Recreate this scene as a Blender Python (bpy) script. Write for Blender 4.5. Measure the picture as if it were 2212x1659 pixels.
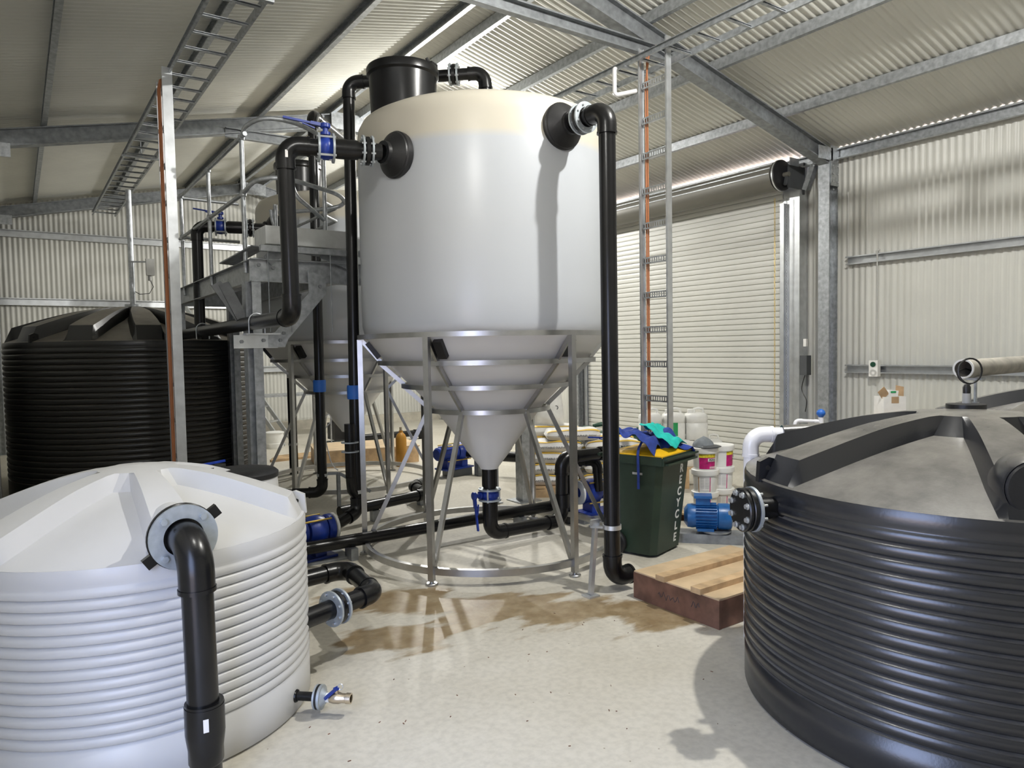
import bpy, math, random
from mathutils import Vector, Matrix, noise
random.seed(4)
scene = bpy.context.scene
COL = scene.collection
for _o in list(bpy.data.objects): bpy.data.objects.remove(_o)
PI = math.pi
def V(*a): return Vector(a if len(a) > 1 else a[0])
# ---------------------------------------------------------------- camera
CAMZ = 1.7
yaw, pit, roll = math.radians(34.782), math.radians(2.797), math.radians(-0.982)
fwd = V(math.sin(yaw)*math.cos(pit), math.cos(yaw)*math.cos(pit), -math.sin(pit))
rgt = V(math.cos(yaw), -math.sin(yaw), 0.0)
upv = rgt.cross(fwd)
r2 = rgt*math.cos(roll) + upv*math.sin(roll)
u2 = upv*math.cos(roll) - rgt*math.sin(roll)
cam = bpy.data.cameras.new('camera'); camo = bpy.data.objects.new('camera', cam); COL.objects.link(camo)
mw = Matrix.Identity(4)
for i in range(3):
    mw[i][0] = r2[i]; mw[i][1] = u2[i]; mw[i][2] = -fwd[i]
mw[2][3] = CAMZ
camo.matrix_world = mw
cam.sensor_fit = 'HORIZONTAL'; cam.sensor_width = 36.0; cam.lens = 36.0*1540.0/2212.0
cam.clip_start = 0.05; cam.clip_end = 200
scene.camera = camo
# ---------------------------------------------------------------- view, sky, daylight
scene.view_settings.view_transform = 'Standard'
scene.view_settings.look = 'None'
scene.view_settings.gamma = 1.0
scene.view_settings.use_curve_mapping = False
scene.view_settings.exposure = 0.0
cy = scene.cycles
cy.use_denoising = True; cy.max_bounces = 8; cy.diffuse_bounces = 5; cy.glossy_bounces = 4
cy.sample_clamp_indirect = 6.0; cy.caustics_reflective = False; cy.caustics_refractive = False
world = bpy.data.worlds.new('sky'); scene.world = world; world.use_nodes = True
wn = world.node_tree; wn.nodes['Background'].inputs[0].default_value = (0.52, 0.64, 1.0, 1); wn.nodes['Background'].inputs[1].default_value = 9.5
LAMP_W = 1.0
sun = bpy.data.lights.new('sun', 'SUN'); sun.energy = 18.0; sun.angle = math.radians(0.53); sun.color = (1.0, 0.94, 0.84)
suno = bpy.data.objects.new('sun', sun); COL.objects.link(suno); suno.rotation_euler = (0, math.radians(38), math.radians(-20)); suno.location = (14, 4, 12)
# ---------------------------------------------------------------- materials
MATS = {}
def mat(name, col, rough=0.5, metal=0.0, var=0.06, vscale=6.0, bump=0.0, bscale=60.0, spec=0.5, col2=None, coat=0.0):
    m = bpy.data.materials.new(name); m.use_nodes = True; nt = m.node_tree; n = nt.nodes; l = nt.links
    b = n['Principled BSDF']; b.inputs['Roughness'].default_value = rough; b.inputs['Metallic'].default_value = metal
    b.inputs['Specular IOR Level'].default_value = spec
    if coat: b.inputs['Coat Weight'].default_value = coat
    tc = n.new('ShaderNodeTexCoord'); nz = n.new('ShaderNodeTexNoise'); nz.inputs['Scale'].default_value = vscale; nz.inputs['Detail'].default_value = 5
    l.new(tc.outputs['Object'], nz.inputs['Vector'])
    rp = n.new('ShaderNodeValToRGB'); l.new(nz.outputs['Fac'], rp.inputs['Fac'])
    c2 = col2 if col2 else tuple(min(1, c*(1+2*var)) for c in col)
    c1 = col if col2 else tuple(c*(1-2*var) for c in col)
    rp.color_ramp.elements[0].position = 0.3; rp.color_ramp.elements[1].position = 0.7
    rp.color_ramp.elements[0].color = (*c1, 1); rp.color_ramp.elements[1].color = (*c2, 1)
    l.new(rp.outputs['Color'], b.inputs['Base Color'])
    if bump:
        nb = n.new('ShaderNodeTexNoise'); nb.inputs['Scale'].default_value = bscale; nb.inputs['Detail'].default_value = 3
        l.new(tc.outputs['Object'], nb.inputs['Vector'])
        bp = n.new('ShaderNodeBump'); bp.inputs['Strength'].default_value = bump; bp.inputs['Distance'].default_value = 0.01
        l.new(nb.outputs['Fac'], bp.inputs['Height']); l.new(bp.outputs['Normal'], b.inputs['Normal'])
    MATS[name] = m
    return m
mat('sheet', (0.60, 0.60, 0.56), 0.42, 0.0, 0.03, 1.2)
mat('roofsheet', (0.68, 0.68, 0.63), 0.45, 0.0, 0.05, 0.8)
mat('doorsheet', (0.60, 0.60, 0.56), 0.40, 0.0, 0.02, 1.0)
mat('galv', (0.42, 0.44, 0.46), 0.42, 0.75, 0.12, 22.0)
mat('galv_dull', (0.27, 0.285, 0.30), 0.5, 0.6, 0.12, 14.0)
mat('galv_bright', (0.62, 0.64, 0.66), 0.35, 0.8, 0.06, 10.0)
mat('galv_lit', (0.72, 0.74, 0.74), 0.4, 0.3, 0.05, 10.0)  # brighter galvanised copy: lamp light on the kick plate put into the colour
mat('galv_dark', (0.13, 0.135, 0.14), 0.5, 0.5, 0.1, 14.0)
mat('stainless', (0.46, 0.46, 0.46), 0.33, 1.0, 0.06, 9.0)
mat('zinc_ring', (0.42, 0.46, 0.49), 0.42, 0.45, 0.06, 30.0)
mat('bolt', (0.66, 0.68, 0.70), 0.3, 0.8, 0.04, 30.0)
mat('blackpipe', (0.006, 0.006, 0.0065), 0.27, 0.0, 0.2, 8.0, 0.03, 40.0, spec=0.4)
mat('rubber', (0.012, 0.012, 0.013), 0.42, 0.0, 0.15, 12.0, 0.1, 60, spec=0.4)
mat('drumsheet', (0.15, 0.145, 0.125), 0.45, 0.2, 0.05, 1.0)  # rolled curtain's unpainted back, darkened further with shade put into the colour
mat('whitepe', (0.59, 0.59, 0.59), 0.36, 0.0, 0.015, 4.0, 0.03, 25.0)
mat('whitepvc', (0.82, 0.82, 0.84), 0.25, 0.0, 0.01, 4.0)
mat('whitepaint', (0.80, 0.80, 0.77), 0.4, 0.0, 0.03, 9.0)
mat('blue', (0.010, 0.035, 0.26), 0.35, 0.0, 0.1, 12.0)
mat('motorblue', (0.012, 0.10, 0.30), 0.33, 0.0, 0.1, 12.0)
mat('couplingblue', (0.02, 0.13, 0.50), 0.45)
mat('ply', (0.56, 0.42, 0.26), 0.6, 0.0, 0.1, 5.0)
mat('darkwood', (0.15, 0.075, 0.05), 0.55, 0.0, 0.25, 7.0)
mat('pine', (0.52, 0.36, 0.20), 0.6, 0.0, 0.15, 8.0)
mat('bingreen', (0.018, 0.036, 0.022), 0.5, 0.0, 0.12, 5.0, 0.08, 120)
mat('yellow', (0.86, 0.50, 0.012), 0.45, 0.0, 0.03, 6.0)
mat('clothblue', (0.018, 0.045, 0.26), 0.8, 0.0, 0.12, 20.0)
mat('clothteal', (0.01, 0.48, 0.42), 0.8, 0.0, 0.08, 20.0)
mat('clothgrey', (0.20, 0.22, 0.24), 0.85, 0.0, 0.1, 20.0)
mat('orangecable', (0.46, 0.17, 0.07), 0.5)
mat('orangepaint', (0.50, 0.24, 0.03), 0.5)
mat('cablewhite', (0.72, 0.72, 0.74), 0.5)
mat('cableblack', (0.01, 0.01, 0.01), 0.4)
mat('greypvc', (0.36, 0.34, 0.30), 0.6, 0.0, 0.15, 12.0)
mat('gold', (0.62, 0.45, 0.12), 0.35, 0.9)
mat('brass', (0.60, 0.52, 0.40), 0.25, 0.9)
mat('concretekerb', (0.50, 0.47, 0.40), 0.8, 0.0, 0.1, 5.0)
mat('green_drum', (0.008, 0.055, 0.03), 0.4)
mat('label_green', (0.02, 0.32, 0.10), 0.5)
mat('label_cream', (0.80, 0.70, 0.42), 0.5)
mat('label_magenta', (0.42, 0.01, 0.14), 0.45, 0.0, 0.2, 20)
mat('label_yellow', (0.60, 0.50, 0.03), 0.45, 0.0, 0.3, 25)
mat('label_white', (0.78, 0.76, 0.74), 0.5)
mat('label_text', (0.05, 0.05, 0.05), 0.6)
mat('label_pink', (0.70, 0.45, 0.52), 0.5)
mat('bagwhite', (0.80, 0.79, 0.76), 0.5, 0.0, 0.06, 8.0, 0.15, 18)
mat('bagyellow', (0.75, 0.50, 0.08), 0.5)
mat('cardboard', (0.42, 0.28, 0.16), 0.75, 0.0, 0.1, 9)
mat('cartonwhite', (0.82, 0.81, 0.78), 0.6)
mat('greyplastic', (0.50, 0.50, 0.48), 0.45)
mat('darkgrey', (0.07, 0.075, 0.08), 0.45)
mat('red', (0.35, 0.02, 0.02), 0.45)
mat('gutter', (0.90, 0.58, 0.38), 0.5)
mat('outside_ground', (0.55, 0.42, 0.31), 0.9, 0.0, 0.1, 1.0)
mat('dark_hole', (0.012, 0.012, 0.012), 0.8)

def make_concrete():
    m = bpy.data.materials.new('concrete_floor'); m.use_nodes = True; nt = m.node_tree; n = nt.nodes; l = nt.links
    b = n['Principled BSDF']
    geo = n.new('ShaderNodeNewGeometry')
    n1 = n.new('ShaderNodeTexNoise'); n1.inputs['Scale'].default_value = 0.9; n1.inputs['Detail'].default_value = 8; n1.inputs['Roughness'].default_value = 0.6
    l.new(geo.outputs['Position'], n1.inputs['Vector'])
    r1 = n.new('ShaderNodeValToRGB'); r1.color_ramp.elements[0].position = 0.3; r1.color_ramp.elements[1].position = 0.72
    r1.color_ramp.elements[0].color = (0.50, 0.465, 0.385, 1); r1.color_ramp.elements[1].color = (0.64, 0.61, 0.535, 1)
    l.new(n1.outputs['Fac'], r1.inputs['Fac'])
    # wet sandy stain: sum of soft ellipses with a noisy outline
    def ell(cx, cy_, rx, ry, rot):
        mp = n.new('ShaderNodeMapping'); mp.vector_type = 'TEXTURE'
        mp.inputs['Location'].default_value = (cx, cy_, 0); mp.inputs['Rotation'].default_value = (0, 0, rot); mp.inputs['Scale'].default_value = (rx, ry, 1)
        l.new(geo.outputs['Position'], mp.inputs['Vector'])
        ln = n.new('ShaderNodeVectorMath'); ln.operation = 'LENGTH'; l.new(mp.outputs['Vector'], ln.inputs[0])
        s = n.new('ShaderNodeMath'); s.operation = 'SUBTRACT'; s.inputs[0].default_value = 1.0; s.use_clamp = True; l.new(ln.outputs['Value'], s.inputs[1])
        return s.outputs[0]
    es = [ell(2.55, 3.80, 1.5, 0.62, math.radians(-40)), ell(3.25, 3.2, 0.95, 0.45, math.radians(-45)), ell(2.0, 4.45, 0.95, 0.5, math.radians(-35)), ell(1.75, 3.85, 0.6, 0.45, math.radians(-30))]
    acc = es[0]
    for e in es[1:]:
        mx = n.new('ShaderNodeMath'); mx.operation = 'MAXIMUM'; l.new(acc, mx.inputs[0]); l.new(e, mx.inputs[1]); acc = mx.outputs[0]
    n2 = n.new('ShaderNodeTexNoise'); n2.inputs['Scale'].default_value = 3.4; n2.inputs['Detail'].default_value = 7; n2.inputs['Roughness'].default_value = 0.55
    mp2 = n.new('ShaderNodeMapping'); mp2.inputs['Rotation'].default_value = (0, 0, math.radians(38)); mp2.inputs['Scale'].default_value = (0.55, 1.5, 1)
    l.new(geo.outputs['Position'], mp2.inputs['Vector']); l.new(mp2.outputs['Vector'], n2.inputs['Vector'])
    a = n.new('ShaderNodeMath'); a.operation = 'MULTIPLY_ADD'; a.inputs[1].default_value = 0.62; a.inputs[2].default_value = -0.60; l.new(acc, a.inputs[0])
    ad = n.new('ShaderNodeMath'); ad.operation = 'ADD'; l.new(a.outputs[0], ad.inputs[0]); l.new(n2.outputs['Fac'], ad.inputs[1])
    rs = n.new('ShaderNodeValToRGB'); rs.color_ramp.elements[0].position = 0.16; rs.color_ramp.elements[1].position = 0.26; l.new(ad.outputs[0], rs.inputs['Fac'])
    n3 = n.new('ShaderNodeTexNoise'); n3.inputs['Scale'].default_value = 9; n3.inputs['Detail'].default_value = 6; l.new(geo.outputs['Position'], n3.inputs['Vector'])
    r3 = n.new('ShaderNodeValToRGB'); r3.color_ramp.elements[0].position = .35; r3.color_ramp.elements[1].position = .65
    r3.color_ramp.elements[0].color = (0.235, 0.165, 0.085, 1); r3.color_ramp.elements[1].color = (0.34, 0.265, 0.16, 1); l.new(n3.outputs['Fac'], r3.inputs['Fac'])
    mix = n.new('ShaderNodeMix'); mix.data_type = 'RGBA'; l.new(rs.outputs['Color'], mix.inputs[0]); l.new(r1.outputs['Color'], mix.inputs[6]); l.new(r3.outputs['Color'], mix.inputs[7])
    # fine dark specks and fine streaks
    n4 = n.new('ShaderNodeTexVoronoi'); n4.inputs['Scale'].default_value = 9.0; n4.inputs['Randomness'].default_value = 1.0; l.new(geo.outputs['Position'], n4.inputs['Vector'])
    r4 = n.new('ShaderNodeValToRGB'); r4.color_ramp.elements[0].position = .018; r4.color_ramp.elements[1].position = .05
    r4.color_ramp.elements[0].color = (0.42, 0.38, 0.32, 1); r4.color_ramp.elements[1].color = (1, 1, 1, 1); l.new(n4.outputs['Distance'], r4.inputs['Fac'])
    mu = n.new('ShaderNodeMix'); mu.data_type = 'RGBA'; mu.blend_type = 'MULTIPLY'; mu.inputs[0].default_value = 1.0
    l.new(mix.outputs[2], mu.inputs[6]); l.new(r4.outputs['Color'], mu.inputs[7])
    n5 = n.new('ShaderNodeTexNoise'); n5.inputs['Scale'].default_value = 28; n5.inputs['Detail'].default_value = 4; l.new(geo.outputs['Position'], n5.inputs['Vector'])
    r5 = n.new('ShaderNodeValToRGB'); r5.color_ramp.elements[0].position = .3; r5.color_ramp.elements[0].color = (0.86, 0.86, 0.86, 1); r5.color_ramp.elements[1].position = .6
    l.new(n5.outputs['Fac'], r5.inputs['Fac'])
    mu2 = n.new('ShaderNodeMix'); mu2.data_type = 'RGBA'; mu2.blend_type = 'MULTIPLY'; mu2.inputs[0].default_value = 1.0
    l.new(mu.outputs[2], mu2.inputs[6]); l.new(r5.outputs['Color'], mu2.inputs[7])
    l.new(mu2.outputs[2], b.inputs['Base Color'])
    rr = n.new('ShaderNodeMapRange'); rr.inputs[3].default_value = 0.62; rr.inputs[4].default_value = 0.42; l.new(rs.outputs['Color'], rr.inputs[0]); l.new(rr.outputs[0], b.inputs['Roughness'])
    bp = n.new('ShaderNodeBump'); bp.inputs['Strength'].default_value = 0.12; bp.inputs['Distance'].default_value = 0.01; l.new(n5.outputs['Fac'], bp.inputs['Height']); l.new(bp.outputs['Normal'], b.inputs['Normal'])
    MATS['concrete'] = m
make_concrete()
def make_dusty(name, base, dust, rough, amount):
    # moulded black polyethylene with pale dust lying on its roof
    m = bpy.data.materials.new(name); m.use_nodes = True; nt = m.node_tree; n = nt.nodes; l = nt.links
    b = n['Principled BSDF']; b.inputs['Roughness'].default_value = rough; b.inputs['Specular IOR Level'].default_value = 0.75
    tc = n.new('ShaderNodeTexCoord'); geo = n.new('ShaderNodeNewGeometry')
    sp = n.new('ShaderNodeSeparateXYZ'); l.new(geo.outputs['Normal'], sp.inputs[0])
    nz = n.new('ShaderNodeTexNoise'); nz.inputs['Scale'].default_value = 3.5; nz.inputs['Detail'].default_value = 9; nz.inputs['Roughness'].default_value = .65; l.new(tc.outputs['Object'], nz.inputs['Vector'])
    mr = n.new('ShaderNodeMapRange'); mr.inputs[1].default_value = 0.6; mr.inputs[2].default_value = 0.98; l.new(sp.outputs['Z'], mr.inputs[0])
    nr = n.new('ShaderNodeMapRange'); nr.inputs[1].default_value = 0.3; nr.inputs[2].default_value = 0.75; nr.inputs[3].default_value = 0.35; nr.inputs[4].default_value = 1.0; l.new(nz.outputs['Fac'], nr.inputs[0])
    mu = n.new('ShaderNodeMath'); mu.operation = 'MULTIPLY'; l.new(mr.outputs[0], mu.inputs[0]); l.new(nr.outputs[0], mu.inputs[1])
    m2 = n.new('ShaderNodeMath'); m2.operation = 'MULTIPLY'; m2.inputs[1].default_value = amount; l.new(mu.outputs[0], m2.inputs[0])
    mix = n.new('ShaderNodeMix'); mix.data_type = 'RGBA'; l.new(m2.outputs[0], mix.inputs[0]); mix.inputs[6].default_value = (*base, 1); mix.inputs[7].default_value = (*dust, 1)
    l.new(mix.outputs[2], b.inputs['Base Color'])
    nb = n.new('ShaderNodeTexNoise'); nb.inputs['Scale'].default_value = 90; l.new(tc.outputs['Object'], nb.inputs['Vector'])
    bp = n.new('ShaderNodeBump'); bp.inputs['Strength'].default_value = 0.03; bp.inputs['Distance'].default_value = 0.01; l.new(nb.outputs['Fac'], bp.inputs['Height']); l.new(bp.outputs['Normal'], b.inputs['Normal'])
    MATS[name] = m
make_dusty('blacktank', (0.012, 0.013, 0.016), (0.30, 0.285, 0.255), 0.27, 0.8)
make_dusty('blacktank_far', (0.009, 0.009, 0.009), (0.36, 0.32, 0.27), 0.36, 0.9)
def make_conetank():
    # translucent white polyethylene: the liquid inside shows as a cooler, greyer tone below its level
    m = bpy.data.materials.new('conetank_pe'); m.use_nodes = True; nt = m.node_tree; n = nt.nodes; l = nt.links
    b = n['Principled BSDF']; b.inputs['Roughness'].default_value = 0.32
    geo = n.new('ShaderNodeNewGeometry'); sp = n.new('ShaderNodeSeparateXYZ'); l.new(geo.outputs['Position'], sp.inputs[0])
    mr = n.new('ShaderNodeMapRange'); mr.inputs[1].default_value = 3.19; mr.inputs[2].default_value = 3.25; l.new(sp.outputs['Z'], mr.inputs[0])
    mix = n.new('ShaderNodeMix'); mix.data_type = 'RGBA'; l.new(mr.outputs[0], mix.inputs[0])
    mix.inputs[6].default_value = (0.50, 0.525, 0.56, 1); mix.inputs[7].default_value = (0.60, 0.565, 0.48, 1)
    mr2 = n.new('ShaderNodeMapRange'); mr2.inputs[1].default_value = 1.80; mr2.inputs[2].default_value = 1.90; l.new(sp.outputs['Z'], mr2.inputs[0])  # cone made lighter: light bounced off the floor is put into its colour
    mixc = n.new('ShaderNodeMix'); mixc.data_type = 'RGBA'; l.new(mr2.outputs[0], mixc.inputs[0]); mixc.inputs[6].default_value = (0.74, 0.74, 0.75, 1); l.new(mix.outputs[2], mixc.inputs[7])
    nz = n.new('ShaderNodeTexNoise'); nz.inputs['Scale'].default_value = 2.0; l.new(geo.outputs['Position'], nz.inputs['Vector'])
    rp = n.new('ShaderNodeValToRGB'); rp.color_ramp.elements[0].color = (.95, .95, .95, 1); l.new(nz.outputs['Fac'], rp.inputs['Fac'])
    mu = n.new('ShaderNodeMix'); mu.data_type = 'RGBA'; mu.blend_type = 'MULTIPLY'; mu.inputs[0].default_value = 1; l.new(mixc.outputs[2], mu.inputs[6]); l.new(rp.outputs['Color'], mu.inputs[7])
    l.new(mu.outputs[2], b.inputs['Base Color'])
    MATS['conetank'] = m
make_conetank()
# ---------------------------------------------------------------- mesh helpers
SHIFT = {}
def frame_of(d, up=V(0, 0, 1)):
    d = V(d).normalized(); up = V(up)
    s = d.cross(up)
    if s.length < 1e-4: s = d.cross(V(1, 0, 0))
    s.normalize(); u = s.cross(d).normalized()
    return s, u, d
class MB:
    def __init__(self): self.v = []; self.f = []; self.mi = []
    def add(self, vs, fs, m=0):
        o = len(self.v); self.v += [tuple(p) for p in vs]; self.f += [tuple(i+o for i in f) for f in fs]; self.mi += [m]*len(fs); return self
    def box(self, c, s, rz=0.0, m=0, M=None):
        c = V(c); h = V(s)*0.5
        R = M if M is not None else Matrix.Rotation(rz, 3, 'Z')
        vs = [c + R @ V(x*h.x, y*h.y, z*h.z) for x in (-1, 1) for y in (-1, 1) for z in (-1, 1)]
        return self.add(vs, [(0, 1, 3, 2), (4, 6, 7, 5), (0, 4, 5, 1), (2, 3, 7, 6), (0, 2, 6, 4), (1, 5, 7, 3)], m)
    def prof(self, p0, p1, poly, up=(0, 0, 1), m=0):
        p0, p1 = V(p0), V(p1); s, u, d = frame_of(p1-p0, up); k = len(poly)
        vs = [p + s*a + u*b for p in (p0, p1) for a, b in poly]
        fs = [(i, (i+1) % k, k+(i+1) % k, k+i) for i in range(k)] + [tuple(range(k-1, -1, -1)), tuple(range(k, 2*k))]
        return self.add(vs, fs, m)
    def bar(self, p0, p1, w, h, up=(0, 0, 1), m=0):
        return self.prof(p0, p1, [(-w/2, -h/2), (w/2, -h/2), (w/2, h/2), (-w/2, h/2)], up, m)
    def csec(self, p0, p1, w, h, t=0.006, lip=0.015, up=(0, 0, 1), flip=1, m=0):
        f = flip
        P = [(0, -h/2), (w*f, -h/2), (w*f, -h/2+lip), ((w-t)*f, -h/2+lip), ((w-t)*f, -h/2+t), (t*f, -h/2+t), (t*f, h/2-t), ((w-t)*f, h/2-t), ((w-t)*f, h/2-lip), (w*f, h/2-lip), (w*f, h/2), (0, h/2)]
        return self.prof(p0, p1, P, up, m)
    def tube(self, pts, r, n=16, cap=True, closed=False, m=0):
        pts = [V(p) for p in pts]; k = len(pts); rr = r if isinstance(r, (list, tuple)) else [r]*k
        s = None; rings = []
        for i, p in enumerate(pts):
            a = pts[i-1] if (i or closed) else p; b = pts[(i+1) % k] if (i < k-1 or closed) else p
            d = (b-a).normalized()
            if s is None: s, u, _ = frame_of(d)
            else:
                s = (s - d*s.dot(d)); s = s.normalized() if s.length > 1e-6 else frame_of(d)[0]
            u = s.cross(d)
            rings.append([p + (s*math.cos(2*PI*j/n) + u*math.sin(2*PI*j/n))*rr[i] for j in range(n)])
        vs = [q for R in rings for q in R]; fs = []
        for i in range(k if closed else k-1):
            i2 = (i+1) % k
            for j in range(n): fs.append((i*n+j, i*n+(j+1) % n, i2*n+(j+1) % n, i2*n+j))
        if cap and not closed: fs += [tuple(range(n-1, -1, -1)), tuple((k-1)*n+j for j in range(n))]
        return self.add(vs, fs, m)
    def cyl(self, p0, p1, r0, r1=None, n=24, m=0):
        return self.tube([p0, p1], [r0, r0 if r1 is None else r1], n, m=m)
    def lathe(self, profile, n=48, c=(0, 0, 0), axis=(0, 0, 1), m=0, up=(0, 1, 0)):
        c = V(c); s, u, d = frame_of(axis, up if abs(V(axis).normalized().z) > .9 else (0, 0, 1)); vs = []; fs = []; k = len(profile)
        for (r, z) in profile:
            for j in range(n):
                a = 2*PI*j/n; vs.append(c + d*z + (s*math.cos(a)+u*math.sin(a))*max(r, 1e-5))
        for i in range(k-1):
            for j in range(n): fs.append((i*n+j, i*n+(j+1) % n, (i+1)*n+(j+1) % n, (i+1)*n+j))
        return self.add(vs, fs, m)
    def ring(self, c, axis, ri, ro, t, n=32, m=0):
        return self.lathe([(ri, -t/2), (ro, -t/2), (ro, t/2), (ri, t/2), (ri, -t/2)], n, c, axis, m)
    def disc_cyl(self, c, axis, r, t, n=32, m=0, bev=0.0):
        b = bev
        return self.lathe([(0, -t/2), (r-b, -t/2), (r, -t/2+b), (r, t/2-b), (r-b, t/2), (0, t/2)], n, c, axis, m)
    def build(self, name, mats, parent=None, angle=35, kind=None, label=None):
        sh = SHIFT.get(parent.name, V(0, 0, 0)) if parent else V(0, 0, 0)
        me = bpy.data.meshes.new(name)
        me.from_pydata([(x-sh.x, y-sh.y, z-sh.z) for x, y, z in self.v], [], self.f)
        for mm in ([mats] if isinstance(mats, str) else mats): me.materials.append(MATS[mm])
        if not isinstance(mats, str): me.polygons.foreach_set('material_index', self.mi)
        me.polygons.foreach_set('use_smooth', [True]*len(me.polygons))
        me.update(); me.validate()
        import bmesh
        bm = bmesh.new(); bm.from_mesh(me); bmesh.ops.recalc_face_normals(bm, faces=bm.faces); bm.to_mesh(me); bm.free()
        me.set_sharp_from_angle(angle=math.radians(angle))
        o = bpy.data.objects.new(name, me); COL.objects.link(o)
        if parent: o.parent = parent; SHIFT[o.name] = sh
        if kind: o['kind'] = kind
        if label: o['label'] = label
        return o
def tag(o, label, cat, group=None):
    o['label'] = label; o['category'] = cat
    if group: o['group'] = group
    return o
def thing(name, label, cat, loc=(0, 0, 0), rz=0.0, group=None, local=False, kind=None):
    o = bpy.data.objects.new(name, None); COL.objects.link(o); o.empty_display_size = 0.1
    o.location = loc; o.rotation_euler = (0, 0, rz)
    SHIFT[o.name] = V(0, 0, 0) if local else V(loc)
    if kind: o['kind'] = kind
    if label: tag(o, label, cat, group)
    return o
def shared(src, parent, loc, rot=(0, 0, 0), name=None):
    # a further piece that shares the mesh of src
    c = src.copy(); COL.objects.link(c); c.parent = parent; c.location = loc; c.rotation_euler = rot
    SHIFT[c.name] = SHIFT.get(parent.name, V(0, 0, 0))
    return c
def dup(root, loc, rz, label, group=None):
    r = root.copy(); COL.objects.link(r); r.location = loc; r.rotation_euler = (0, 0, rz); r['label'] = label
    if group: r['group'] = group
    for ch in list(root.children):
        c = ch.copy(); COL.objects.link(c); c.parent = r
        for g in ch.children:
            d = g.copy(); COL.objects.link(d); d.parent = c
    return r
def text_mesh(txt, size, name, matname, parent, M, spacing=1.0, bold=0.0):
    cu = bpy.data.curves.new('t', 'FONT'); cu.body = txt; cu.size = size; cu.align_x = 'CENTER'; cu.align_y = 'CENTER'; cu.extrude = 0.0008; cu.space_character = spacing; cu.offset = bold
    to = bpy.data.objects.new('t', cu); COL.objects.link(to)
    dg = bpy.context.evaluated_depsgraph_get(); me = bpy.data.meshes.new_from_object(to.evaluated_get(dg)); bpy.data.objects.remove(to)
    sh = SHIFT.get(parent.name, V(0, 0, 0)); me.transform(Matrix.Translation(-sh) @ M); me.materials.clear(); me.materials.append(MATS[matname])
    o = bpy.data.objects.new(name, me); COL.objects.link(o); o.parent = parent
    return o
def plane_M(c, xdir, ydir):
    x = V(xdir).normalized(); y = V(ydir).normalized(); z = x.cross(y).normalized()
    M = Matrix.Identity(4)
    for i in range(3): M[i][0] = x[i]; M[i][1] = y[i]; M[i][2] = z[i]; M[i][3] = V(c)[i]
    return M
# ================================================================ THE SHED
XL, XR, YF, YB = -0.5, 8.86, -3.0, 15.75
RX, ZR, SL = 4.18, 5.237, 0.24            # ridge x, purlin underside at ridge, roof slope
SLL = 0.213                               # left slope measures a little flatter
def zpur(x): return ZR - (SL if x > RX else SLL)*abs(x-RX)     # underside of purlins
def zroof(x): return zpur(x) + 0.125      # mean height of roof sheet
def struct(o): o['kind'] = 'structure'; return o
mb = MB(); mb.add([(XL-.1, YF-.1, 0), (XR+.1, YF-.1, 0), (XR+.1, YB+.1, 0), (XL-.1, YB+.1, 0)], [(0, 1, 2, 3)])
mb.add([(XL-.1, YF-.1, -.15), (XR+.1, YF-.1, -.15), (XR+.1, YB+.1, -.15), (XL-.1, YB+.1, -.15)], [(3, 2, 1, 0)])
mb.add([(XL-.1, YF-.1, 0), (XR+.1, YF-.1, 0), (XR+.1, YB+.1, 0), (XL-.1, YB+.1, 0), (XL-.1, YF-.1, -.15), (XR+.1, YF-.1, -.15), (XR+.1, YB+.1, -.15), (XL-.1, YB+.1, -.15)], [(0, 4, 5, 1), (1, 5, 6, 2), (2, 6, 7, 3), (3, 7, 4, 0)])
floor = struct(mb.build('floor', 'concrete'))
mb = MB(); mb.add([(-40, -40, -.16), (40, -40, -.16), (40, 50, -.16), (-40, 50, -.16)], [(0, 1, 2, 3)])
struct(mb.build('trim_1', 'outside_ground'))
PITCH, AMP = 0.08, 0.009
def corr(mb, a, b, z0, z1, fixed, axis, amp=AMP):
    # vertical corrugated sheet from a to b along axis, z0..z1 (z1 may be a function)
    n = max(2, int(round((b-a)/PITCH*6)))
    vs = []; fs = []
    for i in range(n+1):
        t = a + (b-a)*i/n; off = amp*math.sin(2*PI*t/PITCH)
        for z in (z0, z1(t) if callable(z1) else z1):
            vs.append((fixed+off, t, z) if axis == 'y' else (t, fixed+off, z))
    for i in range(n): fs.append((2*i, 2*i+2, 2*i+3, 2*i+1))
    mb.add(vs, fs)
DY0, DY1, DZ = 5.86, 10.16, 3.92
mb = MB(); corr(mb, YF, DY0-.05, 0, zroof(XR)-.004, XR, 'y'); corr(mb, DY1, YB, 0, zroof(XR)-.004, XR, 'y')
wall_right = struct(mb.build('wall_right', 'sheet', angle=80))
mb = MB(); corr(mb, XL, XR, 0.2, lambda x: zroof(x)-.004, YB, 'x')
wall_back = struct(mb.build('wall_back', 'sheet', angle=80))
mb = MB(); mb.box(((XL+XR)/2, YB-.05, .1), (XR-XL, .22, .2)); struct(mb.build('baseboard_back', 'concretekerb'))
OY0, OY1, OZ = 0.55, 2.0, 2.4            # open doorway in the left wall, behind the camera
mb = MB(); corr(mb, YF, OY0, 0, zroof(XL)-.02, XL, 'y'); corr(mb, OY1, YB, 0, zroof(XL)-.02, XL, 'y'); corr(mb, OY0, OY1, OZ, zroof(XL)-.02, XL, 'y')
wall_left = struct(mb.build('wall_left', 'sheet', angle=80))
mb = MB(); corr(mb, XL, XR, 0, lambda x: zroof(x)-.02, YF, 'x')
struct(mb.build('wall_front', 'sheet', angle=80))
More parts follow.
